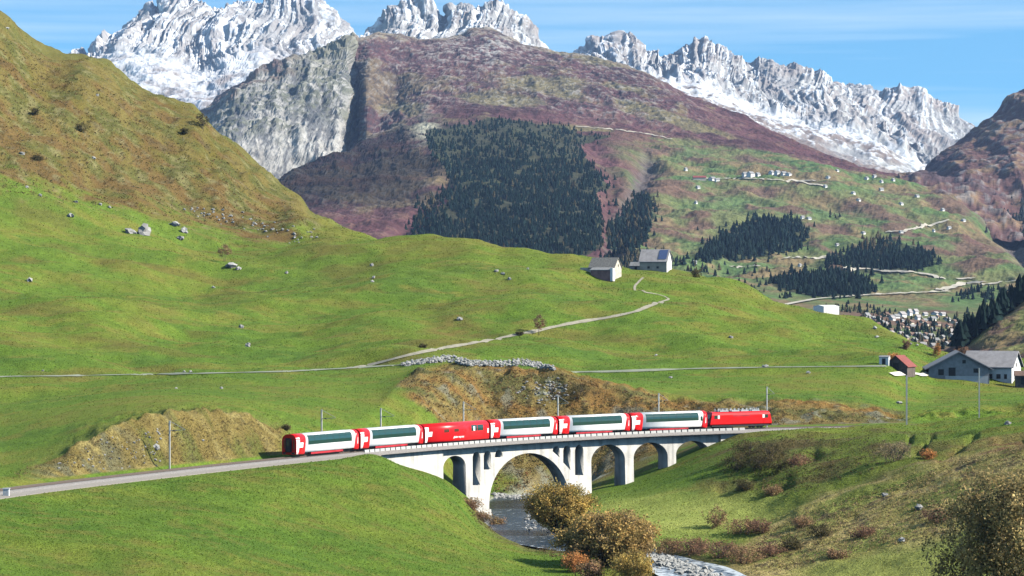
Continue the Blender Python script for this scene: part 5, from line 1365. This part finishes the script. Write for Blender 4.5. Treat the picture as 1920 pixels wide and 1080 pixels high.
# the upper edge of the wood is thinner
bigw = [q for q in bigw if not (540 - q[2] * FPX / q[1] < 300 and rng.random() < .45)]
conifers('spruce_wood', bigw, 4.5, 9, 'dark spruce wood covering the middle of the mountain', larch=.03)
conifers('spruce_wood', wood_spots(M, WOODS['rock'], 380, -.4, 2), 7, 12, 'dark trees on the rocky rib beside the big wood', larch=.15)
conifers('spruce_wood', wood_spots(M, WOODS['knoll'], 900, -.5, 3), 7, 12, 'dark spruce wood on the knoll right of the white gabled house')
conifers('spruce_wood', wood_spots(M, WOODS['hotel'], 620, -.5, 4), 6.5, 10.5, 'dark spruce wood above the pale mountain road')
conifers('spruce_wood', wood_spots(M, WOODS['road'], 620, -.6, 5), 7, 11, 'square dark spruce wood above the valley village')
conifers('spruce_wood', wood_spots(M, [(1590, 472), (1640, 448), (1690, 462), (1660, 474)], 60, -.4, 6), 8, 12, 'loose trees round the houses above the spruce wood', larch=.5)
conifers('spruce_wood', wood_spots(M, [(1790, 560), (1830, 540), (1835, 555), (1800, 565)], 40) + wood_spots(M, [(1840, 560), (1870, 540), (1880, 555), (1850, 566)], 40), 6, 9, 'two small groves beyond the village')
conifers('spruce_wood', wood_spots(M, [(765, 440), (790, 385), (835, 350), (845, 380), (800, 410), (775, 450)], 150, .0, 7), 6, 10, 'scattered spruces on the rocky spur', larch=.2)
conifers('spruce_wood', wood_spots(M, [(1540, 402), (1575, 400), (1575, 408), (1545, 408)], 10, 0, 8) + wood_spots(M, [(1280, 500), (1420, 500), (1500, 520), (1480, 560), (1400, 545), (1300, 520)], 90, .1, 9), 5, 8, 'scattered dark trees below the knoll wood', larch=.3)
conifers('spruce_wood', wood_spots(M, [(1130, 470), (1160, 440), (1220, 470), (1260, 480), (1300, 500), (1180, 510), (1110, 500)], 200, -.1, 10), 6, 10, 'mixed trees behind the stone barn', larch=.4)
conifers('village_trees', wood_spots(M, [(1550, 578), (1600, 574), (1660, 580), (1720, 600), (1780, 600), (1830, 585), (1830, 620), (1780, 660), (1720, 645), (1640, 625), (1570, 606)], 330, -.2, 11), 3.5, 7, 'garden trees scattered through the valley village', larch=.25, fat=.3)
conifers('spruce_wood', [tuple(RSL.hit(u, v, .5)) for u, v in [(x_ + rng.uniform(-6, 6), np.interp(x_, [1795, 1850, 1890, 1925], [646, 606, 576, 549]) + 2 + rng.random() * 8) for x_ in np.linspace(1796, 1925, 110)]], 8, 13, 'row of dark spruces along the crest of the right hand slope')
conifers('spruce_wood', [(x_, y_, RSL.zat(x_, y_) - 1) for x_, y_ in [uz(u, 0, d)[:2] for u, d in [(rng.uniform(1800, 1925), rng.uniform(1500, 1600)) for _ in range(160)]]], 9, 15, 'spruces behind the crest of the right hand slope')
conifers('spruce_wood', wood_spots(M, [(1840, 375), (1870, 365), (1915, 380), (1930, 440), (1900, 440), (1860, 410)], 160, -.1, 12), 8, 13, 'dark trees filling the far gorge', base_col=(0.035, 0.04, 0.04))

# ------------------------------------------------------------------ buildings
M_PLAST = noisy_mat('white_plaster', (0.72, 0.70, 0.65), .10, .9, .9, .2)
M_CREAM = noisy_mat('cream_plaster', (0.62, 0.54, 0.42), .10, .8, .9)
M_BEIGE = noisy_mat('beige_render', (0.42, 0.35, 0.27), .15, .9, .9, .2)
M_STNW = noisy_mat('rubble_wall', (0.40, 0.37, 0.33), .25, 1.8, .95, .6)
M_TIMB = noisy_mat('weathered_timber', (0.12, 0.095, 0.08), .3, 1.6, .9, .3)
M_GREYW = noisy_mat('grey_boarding', (0.27, 0.265, 0.26), .15, 1.4, .9, .2)
M_SLATE = noisy_mat('slate_roof', (0.23, 0.225, 0.22), .2, 1.2, .8, .4)
M_ROOFL = noisy_mat('fibre_cement_roof', (0.33, 0.30, 0.29), .15, .8, .85, .2)
M_RROOF = noisy_mat('red_metal_roof', (0.24, 0.065, 0.048), .2, 1.0, .6)
M_BROOF = noisy_mat('brown_roof', (0.16, 0.10, 0.075), .25, 1.0, .85)
M_SOLAR = noisy_mat('solar_panel', (0.07, 0.10, 0.20), .1, 2, .25)
M_PINKW = noisy_mat('faded_red_boards', (0.26, 0.15, 0.13), .2, 1.5, .9)
M_OLDP = noisy_mat('old_plaster', (0.46, 0.41, 0.33), .25, 1.4, .95, .5)
M_OLDR = noisy_mat('old_slate', (0.19, 0.175, 0.155), .3, 2.2, .9, .8)
def gable_roof(name, L, W, hw, hr, ov, th, mat, parent, x0=None):
    k_ = (hr - hw) / (W / 2)
    ye, ze = W / 2 + ov, hw - ov * k_
    pr_ = [(-ye, ze), (0, hr), (ye, ze), (ye, ze + th), (0, hr + th * 1.1), (-ye, ze + th)]
    xa, xb = -L / 2 - ov, L / 2 + ov
    V = [(xa, y, z) for y, z in pr_] + [(xb, y, z) for y, z in pr_]
    F = [(i, (i + 1) % 6, (i + 1) % 6 + 6, i + 6) for i in range(6)] + [(5, 4, 1, 0), (4, 3, 2, 1), (6, 7, 10, 11), (7, 8, 9, 10)]
    o = mesh_obj(name, V, F, mat, parent)
    bm = bmesh.new(); bm.from_mesh(o.data); bmesh.ops.recalc_face_normals(bm, faces=bm.faces[:]); bm.to_mesh(o.data); bm.free()
    return o
def gable_walls(name, L, W, hw, hr, mat, parent, fd=1.5):
    pr_ = [(-W/2, -fd), (W/2, -fd), (W/2, hw), (0, hr), (-W/2, hw)]
    V = [(-L/2, y, z) for y, z in pr_] + [(L/2, y, z) for y, z in pr_]
    F = [(i, (i + 1) % 5, (i + 1) % 5 + 5, i + 5) for i in range(5)] + [(4, 3, 2, 1, 0), (5, 6, 7, 8, 9)]
    o = mesh_obj(name, V, F, mat, parent)
    bm = bmesh.new(); bm.from_mesh(o.data); bmesh.ops.recalc_face_normals(bm, faces=bm.faces[:]); bm.to_mesh(o.data); bm.free()
    return o
def house(name, p, yaw, L, W, hw, hr, wall, roof, label, cat='house', ov=.4, th=.18, group=None, opens=()):
    t = empty(name, p, yaw); tag(t, label, cat, group)
    gable_walls('wall', L, W, hw, hr, wall, t)
    gable_roof('roof', L, W, hw, hr + .02, ov, th, roof, t)
    for (nm, fc, a, w_, z0, h_) in opens:          # fc: f front(-y) g right gable(+x) l left gable
        if fc == 'f': box(nm, a - w_/2, a + w_/2, -W/2 - .06, -W/2 + .1, z0, z0 + h_, M_DARK, t)
        elif fc == 'g': box(nm, L/2 - .1, L/2 + .06, a - w_/2, a + w_/2, z0, z0 + h_, M_DARK, t)
        else: box(nm, -L/2 - .06, -L/2 + .1, a - w_/2, a + w_/2, z0, z0 + h_, M_DARK, t)
    return t
# stone barn on the crest
q = A.hit(1133, 520, 9)
brn = house('stone_barn', (q.x + .4, q.y + 2.5, A.zat(q.x + .4, q.y + 2.5) - .3), math.radians(-24), 8.4, 6.2, 2.7, 5.6, M_OLDP, M_OLDR, 'old stone barn with slate roof and white gable on the meadow crest', 'barn', .25, .22,
            opens=[('window', 'g', .4, .6, 3.0, .7)])
box('lean_to', -2.6, 3.9, -5.6, -3.2, -1.5, 1.85, M_PINKW, brn)
mesh_obj('lean_to_roof', [(-2.9, -5.9, 1.8), (4.0, -5.9, 1.8), (4.0, -3.12, 2.6), (-2.9, -3.12, 2.6), (-2.9, -5.9, 1.98), (4.0, -5.9, 1.98), (4.0, -3.12, 2.8), (-2.9, -3.12, 2.8)], [(0, 3, 2, 1), (4, 5, 6, 7), (0, 1, 5, 4), (1, 2, 6, 5), (2, 3, 7, 6), (3, 0, 4, 7)], M_SLATE, brn)
box('buttress', 4.02, 4.9, -5.9, -4.2, -1.5, 2.5, M_PLAST, brn)
box('ruined_wall', -7.2, -4.25, -3.0, 1.0, -1.5, 2.7, M_STNW, brn); box('opening', -6.4, -5.4, -3.06, -2.9, .6, 1.9, M_DARK, brn)
q = A.hit(1232, 508, 9)
h2 = house('alpine_house', (q.x - .3, q.y + 3.4, A.zat(q.x - .3, q.y + 3.4) - .3), math.radians(-17), 9.6, 7.2, 3.1, 7.0, M_BEIGE, M_ROOFL, 'long roofed house with white gable and solar panels on the meadow crest', 'house', .35, .2,
           opens=[('window', 'f', -1.6, .8, .6, .7), ('window', 'f', 1.6, .8, .6, .7), ('window', 'g', .9, .5, 1.2, .8), ('window', 'g', -.9, .5, 1.2, .8)])
V = [(4.8 + .02, y, z) for y, z in ((-3.55, -1.4), (3.55, -1.4), (3.55, 3.1), (0, 6.95), (-3.55, 3.1))]
mesh_obj('gable_plaster', V, [(0, 1, 2, 3, 4)], M_PLAST, h2)
k_ = (7.0 - 3.1) / 3.6
mesh_obj('solar_panel', [(1.6, -3.3, 3.1 + .3 * k_ + .42), (4.6, -3.3, 3.1 + .3 * k_ + .42), (4.6, -.35, 7.0 - .35 * k_ + .40), (1.6, -.35, 7.0 - .35 * k_ + .40)], [(0, 1, 2, 3)], M_SOLAR, h2)
q2 = A.hit(1193, 505, 9)
house('alpine_hut', (q2.x, q2.y + 2, A.zat(q2.x, q2.y + 2) - .2), math.radians(-17), 3.6, 3.0, 1.5, 2.7, M_STNW, M_SLATE, 'low hut at the left end of the solar panelled house', 'hut', .2, .15, opens=[('door', 'f', .3, .8, 0, 1.3)])
# farm
q = A.hit(1800, 714, 9.2); fz = -(714 - 540) * 652 / FPX
fm = house('farm_barn', (uz(1800, 0, 650)[0], 654, fz), math.radians(-96), 14, 14.2, 3.2, 6.9, M_GREYW, M_ROOFL, 'big grey boarded farm barn with its shaded gable and wide roof', 'barn', .9, .25)
for a, w_, z0, h_ in ((1.6, 1.6, 1.0, 2.3), (4.2, 1.3, 1.5, 1.4), (-4.0, 1.2, 2.1, 1.0), (-1.2, .8, 4.3, .8)):
    box('opening', 7.0 - .1, 7.07, -a - w_/2, -a + w_/2, z0, z0 + h_, M_DARK, fm)
box('lower_wall', 7.0, 7.10, -3.2, 6.8, -1.5, 1.3, M_DECK, fm)
fh = house('farmhouse', (uz(1868, 0, 652)[0], 657, fz - .1), math.radians(-25), 11.6, 8.6, 3.6, 6.9, M_PLAST, M_ROOFL, 'white farmhouse with grey brown roof joined to the big barn', 'house', .6, .22,
           opens=[('window', 'f', 2.6, 1.0, .6, 1.1), ('window', 'f', .6, 1.0, .6, 1.1), ('window', 'f', 4.3, .7, .6, 1.1), ('window', 'g', -1.6, .8, .4, 1.2), ('window', 'g', 1.4, .8, .4, 1.2), ('window', 'g', .0, .7, 3.4, .9)])
box('porch_roof', -4.4, -1.4, -6.6, -4.32, 2.5, 2.7, M_PLAST, fh); box('porch', -4.2, -1.6, -6.3, -4.32, -1.5, 2.49, M_GREYW, fh); box('porch_pillar', -1.55, -.9, -6.3, -4.32, -1.5, 2.49, M_PLAST, fh)
house('wood_shed', (uz(1922, 0, 645)[0], 646, fz - .6), math.radians(-8), 4.2, 3.2, 2.1, 3.0, M_TIMB, M_BROOF, 'brown timber shed at the right end of the farmhouse', 'shed', .3, .15, opens=[('door', 'f', 0, 1.6, 0, 1.7)])
q = A.hit(1692, 703, 9.2)
house('red_roofed_shed', (q.x, q.y + 4, A.zat(q.x, q.y + 4)), math.radians(-120), 5.0, 5.6, 1.0, 3.3, M_TIMB, M_RROOF, 'dark timber shed with a red roof beside the gravel yard', 'shed', .3, .15, opens=[('door', 'g', 0, 1.4, 0, 1.8)])
q = A.hit(1661, 686, 9.2)
house('grey_hut', (q.x, q.y + 2, A.zat(q.x, q.y + 2)), math.radians(-20), 2.2, 1.8, 1.7, 1.95, M_PLAST, M_SLATE, 'little grey and white flat roofed hut at the end of the lane', 'hut', .1, .1, opens=[('door', 'f', 0, .8, 0, 1.4)])
# the valley village
def vill(u, v, wpx, hpx, wall, roof, label, group, yaw=None, flat=False, S=None, cat='house'):
    S = S or M
    q = S.hit(u, v, 1.2); k_ = q.y / FPX
    w_, h_ = wpx * k_, hpx * k_
    yw = math.radians(rng.uniform(28, 62)) if yaw is None else yaw
    L = w_ * .92; W = w_ * rng.uniform(.6, .8)
    hw = h_ * (.92 if flat else .6)
    return house('village_house' if cat == 'house' else cat, (q.x, q.y + W / 2, q.z - .3), yw, L, W, hw, h_, wall, roof, label, cat, .5 if not flat else .15, .3, group)
vill(1551, 601, 40, 29, M_PLAST, M_PLAST, 'large pale block standing alone on the green crest at the village edge', None, math.radians(32), True, cat='apartment_block')
G1 = 'houses of the valley village'
whites = [(1692, 595, 16, 11), (1706, 592, 11, 13), (1717, 589, 10, 10), (1722, 600, 13, 10), (1674, 601, 10, 8), (1755, 591, 16, 7), (1768, 592, 13, 7), (1640, 618, 12, 8), (1672, 628, 11, 8), (1690, 628, 8, 7), (1784, 628, 7, 12), (1660, 610, 9, 7), (1735, 592, 9, 7), (1795, 612, 9, 8), (1745, 600, 8, 6), (1650, 604, 8, 7)]
for u, v, w_, h_ in whites: vill(u, v, w_, h_, M_PLAST, M_ROOFL, 'small white house with grey roof in the valley village', G1)
for u, v, w_, h_ in ((1660, 594, 15, 9), (1790, 607, 13, 8), (1730, 606, 9, 7), (1760, 610, 10, 7), (1775, 600, 12, 6)): vill(u, v, w_, h_, M_CREAM, M_BROOF, 'small cream house with brown roof in the valley village', 'cream houses of the valley village')
for u, v, w_, h_ in ((1626, 600, 15, 14), (1722, 632, 14, 9), (1735, 640, 15, 10), (1746, 634, 13, 9), (1755, 642, 12, 9), (1715, 641, 11, 8), (1768, 636, 10, 8), (1700, 636, 10, 8), (1730, 650, 13, 9), (1750, 652, 12, 9), (1775, 648, 10, 8), (1710, 615, 9, 7)):
    vill(u, v, w_, h_, M_BEIGE, M_SLATE, 'grey roofed house low in the valley village', 'grey roofed houses of the valley village')
for i in range(46):
    u = rng.uniform(1615, 1800); v = np.interp(u, [1615, 1700, 1800], [603, 612, 612]) + rng.uniform(-18, 32) * np.interp(u, [1615, 1690, 1800], [.2, 1, 1])
    w_ = rng.uniform(7, 13)
    if rng.random() < .5: vill(u, v, w_, w_ * .7, M_PLAST, M_SLATE, 'small white house with grey roof in the valley village', G1)
    else: vill(u, v, w_, w_ * .7, M_CREAM, M_BROOF, 'small cream house with brown roof in the valley village', 'cream houses of the valley village')
# hamlet and huts on the terraces
vill(1312, 338, 26, 9, M_CREAM, M_RROOF, 'long red roofed barn at the left of the terrace hamlet', None, 0)
vill(1336, 339, 13, 8, M_PLAST, M_SLATE, 'white house beside the long red roofed barn', None)
vill(1408, 332, 16, 11, M_PLAST, M_SLATE, 'largest white house in the middle of the terrace hamlet', None)
vill(1345, 340, 9, 6, M_PLAST, M_SLATE, 'lowest white house of the hamlet next to the red roofed barn', None)
for u, v, w_, h_ in ((1397, 331, 10, 9), (1421, 331, 10, 8)): vill(u, v, w_, h_, M_PLAST, M_SLATE, 'small white house flanking the largest house of the terrace hamlet', 'houses flanking the largest hamlet house')
for u, v, w_, h_ in ((1447, 328, 12, 9), (1458, 328, 11, 9), (1470, 329, 10, 8), (1479, 330, 12, 7)): vill(u, v, w_, h_, M_PLAST, M_SLATE, 'white house in the close row at the far end of the terrace hamlet', 'row of houses at the end of the hamlet')
for u, v in ((1286, 320), (1309, 354), (1305, 382), (1600, 364), (1610, 377), (1690, 384), (1653, 343), (1653, 358), (1570, 322), (1553, 335), (1768, 396), (1807, 416), (1751, 435), (1619, 439), (1690, 437), (1517, 412), (1505, 410), (1570, 461), (1762, 347), (1625, 337), (1500, 500), (1302, 494), (1548, 352), (1640, 333), (1675, 340), (1720, 370), (1780, 430)):
    vill(u, v, rng.uniform(6, 9), rng.uniform(5, 6.5), M_PLAST, M_SLATE, 'tiny white hut scattered on the far meadow slope', 'huts on the far meadow slope', cat='hut')

# ------------------------------------------------------------------ boulders
M_ROCK = noisy_mat('pale_granite', (0.27, 0.26, 0.24), .22, 1.2, .9, .5, 4.0)
M_ROCKW = noisy_mat('white_granite', (0.33, 0.32, 0.295), .18, 2.0, .9, .4, 5.0)
rock_me = []
for i in range(6):
    bm = bmesh.new(); bmesh.ops.create_icosphere(bm, subdivisions=2, radius=1.0)
    co = np.array([v_.co[:] for v_ in bm.verts]); nn_ = fbm(co[:, 0] * 1.1, co[:, 1] * 1.1, co[:, 2] * 1.1 + i * 7.3, 3, 900 + i)
    for v_, k_ in zip(bm.verts, nn_): v_.co *= 1 + .75 * k_; v_.co.z *= .8
    me = bpy.data.meshes.new('boulder'); bm.to_mesh(me); bm.free(); me.materials.append(M_ROCK if i < 3 else M_ROCKW); rock_me.append(me)
def boulder(u, v, wpx, hpx, label, group=None, rmin=8.0, which=None, name='boulder'):
    q = A.hit(u, v, rmin); k_ = q.y / FPX
    o = link(bpy.data.objects.new(name, rock_me[rng.integers(0, 6) if which is None else which]))
    w_, h_ = wpx * k_ / 2, hpx * k_
    o.location = (q.x, q.y + w_ * .4, A.zat(q.x, q.y + w_ * .4) + h_ * .22); o.scale = (w_ * .85, w_ * rng.uniform(.6, .85), h_ * .58); o.rotation_euler = (rng.uniform(-.2, .2), rng.uniform(-.2, .2), rng.random() * 6.28)
    tag(o, label, 'boulder', group)
boulder(268, 440, 36, 24, 'largest grey boulder at the foot of the tawny hillside', which=1)
boulder(244, 437, 26, 13, 'brown boulder leaning against the largest grey boulder', which=0)
boulder(326, 424, 24, 10, 'flat pale boulder right of the largest grey boulder', which=3)
boulder(345, 437, 15, 13, 'upright pale boulder beside the flat one', which=4)
boulder(337, 450, 17, 9, 'small tan boulder below the upright pale one', which=2)
boulder(433, 502, 26, 13, 'white rock beside the bare little tree', which=5)
boulder(447, 506, 12, 7, 'small white rock touching the rock by the bare tree', which=4)
boulder(292, 845, 16, 12, 'pale boulder in the grass of the railway cutting', rmin=7.6, which=4)
boulder(1725, 955, 24, 10, 'flat grey rock with dark underside on the rough bank', rmin=2.2, which=1)
boulder(1692, 1016, 16, 10, 'pale rock lying in tussock grass on the rough bank', rmin=2.2, which=4)
boulder(1660, 930, 12, 8, 'dark edged rock below the grey thorn bush', rmin=2.2, which=0)
boulder(1890, 796, 15, 8, 'grey rock on the grassy rise below the farmhouse', rmin=2.2, which=1)
boulder(1686, 757, 11, 7, 'white boulder on the meadow beside the tall pale mast', which=5)
GB = 'small boulders on the meadow'
for u, v, w_ in ((55, 528, 15), (452, 615, 12), (464, 650, 14), (131, 407, 14), (862, 601, 13), (697, 499, 10), (700, 522, 9), (698, 529, 8), (345, 698, 7), (357, 698, 7), (1436, 689, 13), (1230, 667, 7), (1370, 634, 10), (1258, 709, 8), (1516, 700, 9), (955, 525, 9), (930, 510, 10), (943, 515, 9), (990, 505, 7), (537, 513, 8), (415, 729, 8), (330, 729, 6), (80, 696, 6), (400, 540, 8),
                 (1640, 617, 11), (1644, 633, 9), (1707, 646, 8), (1720, 648, 6), (75, 368, 9), (50, 352, 8), (142, 380, 9), (188, 385, 9), (205, 390, 8), (40, 290, 12), (175, 298, 10), (182, 180, 8), (13, 54, 8), (280, 822, 6), (380, 828, 7), (300, 825, 7), (155, 875, 7), (200, 832, 7)):
    boulder(u, v, w_, w_ * .62, 'small pale boulder lying in open grass', GB, rmin=7.6)
GS = 'scree boulders below the tawny hillside'
for i in range(70):
    t_ = rng.random(); u = 350 + 240 * t_ + rng.normal() * 14; v = np.interp(u, [350, 430, 500, 590], [392, 408, 425, 446]) + rng.normal() * 8
    w_ = rng.uniform(3, 8); boulder(u, v, w_, w_ * .65, 'pale stone of the scree strip below the tawny hillside', GS, rmin=11.5)
# dry stone rubble along the top of the rust bank, river stones: past picking apart
def rubble(name, spots, lo_, hi_, label, mat):
    bm = bmesh.new(); bmesh.ops.create_icosphere(bm, subdivisions=1, radius=1.0)
    T = np.array([v_.co[:] for v_ in bm.verts]); Fc = np.array([[v_.index for v_ in f.verts] for f in bm.faces]); bm.free()
    VV, FF = [], []
    for i, q in enumerate(spots):
        s_ = rng.uniform(lo_, hi_); V_ = T * (1 + rng.uniform(-.28, .28, (len(T), 1))) * np.array([s_ * rng.uniform(.8, 1.4), s_, s_ * rng.uniform(.55, .9)])
        a = rng.random() * 6.28; c_, s2 = math.cos(a), math.sin(a)
        V_ = np.stack([V_[:, 0] * c_ - V_[:, 1] * s2, V_[:, 0] * s2 + V_[:, 1] * c_, V_[:, 2]], 1) + np.array(q)
        FF.append(Fc + len(T) * i); VV.append(V_)
    tag(fast_mesh(name, np.concatenate(VV), np.concatenate(FF), mat, None, False), label, kind='stuff')
sp_ = []
for i in range(1100):
    u = rng.uniform(752, 1040); vc = np.interp(u, [752, 800, 840, 880, 930, 980, 1040], [686, 678, 674, 682, 684, 681, 692]); hw_ = np.interp(u, [752, 800, 840, 930, 980, 1040], [2, 4, 6, 4, 6, 2])
    q = A.hit(u, vc + rng.uniform(-hw_, hw_), 8.5); sp_.append((q.x, q.y, q.z + rng.uniform(0, .5)))
rubble('stone_bank', sp_, .12, .36, 'band of white rubble stones along the top of the rust bank', M_ROCKW)
sp_ = []
for i in range(90):
    q = A.hit(rng.normal(1032, 22), rng.normal(733, 11), 8.0); sp_.append((q.x, q.y, q.z + .1))
rubble('rock_outcrop', sp_, .14, .42, 'grey rock outcrop in the rust bank behind the viaduct', M_ROCK)
sp_ = []
for i in range(900):
    t_ = rng.random(); u = 1195 + 160 * t_; d = np.interp(u, [1195, 1230, 1290, 1345], [404, 399, 385, 366]) + rng.normal() * 4.0
    x_ = (u - 960) * d / FPX; sp_.append((x_, d, RIV_Z + .12 + abs(rng.normal()) * .16))
rubble('river_stones', sp_, .16, .52, 'white boulders and stones in the rapids', M_ROCKW)
sp_ = []
for i in range(330):
    u = rng.uniform(925, 1065); v = np.interp(u, [925, 960, 1000, 1065], [929, 937, 933, 914]) + rng.normal() * 3.0
    q = A.hit(u, v, 7.3); sp_.append((q.x, q.y, max(q.z, RIV_Z) + .08))
for i in range(40):
    q = A.hit(rng.uniform(985, 1040), rng.uniform(968, 1004), 2.2); sp_.append((q.x, q.y, RIV_Z + .2))
rubble('gravel_bar', sp_, .14, .45, 'pale gravel bar on the bend of the river', M_ROCKW)
sp_ = []
for i in range(140):
    q = A.hit(rng.uniform(60, 300), rng.uniform(800, 880), 7.9)
    if in_poly(960 + q.x * FPX / q.y, 540 - q.z * FPX / q.y, pc): sp_.append((q.x, q.y, q.z))
rubble('cutting_stones', sp_, .08, .26, 'small stones showing in the railway cutting', M_ROCK)

# ------------------------------------------------------------------ the air: thin blue haze over the whole valley
hz_m = bpy.data.materials.new('air'); hz_m.use_nodes = True
hn = hz_m.node_tree.nodes; hn.clear()
h_o = hn.new('ShaderNodeOutputMaterial'); h_v = hn.new('ShaderNodeVolumePrincipled')
h_v.inputs['Color'].default_value = (0.42, 0.60, 1.0, 1)
h_v.inputs['Density'].default_value = 2.0e-5
h_v.inputs['Anisotropy'].default_value = 0.0
hz_m.node_tree.links.new(h_v.outputs[0], h_o.inputs['Volume'])
hx, hy0, hy1, hz0, hz1 = 4200.0, -60.0, 11800.0, -420.0, 1300.0
hv = [(x, y, z) for z in (hz0, hz1) for y in (hy0, hy1) for x in (-hx, hx)]
haze = mesh_obj('haze', hv, [(0, 2, 3, 1), (4, 5, 7, 6), (0, 1, 5, 4), (2, 6, 7, 3), (0, 4, 6, 2), (1, 3, 7, 5)], hz_m)
tag(haze, kind='stuff')
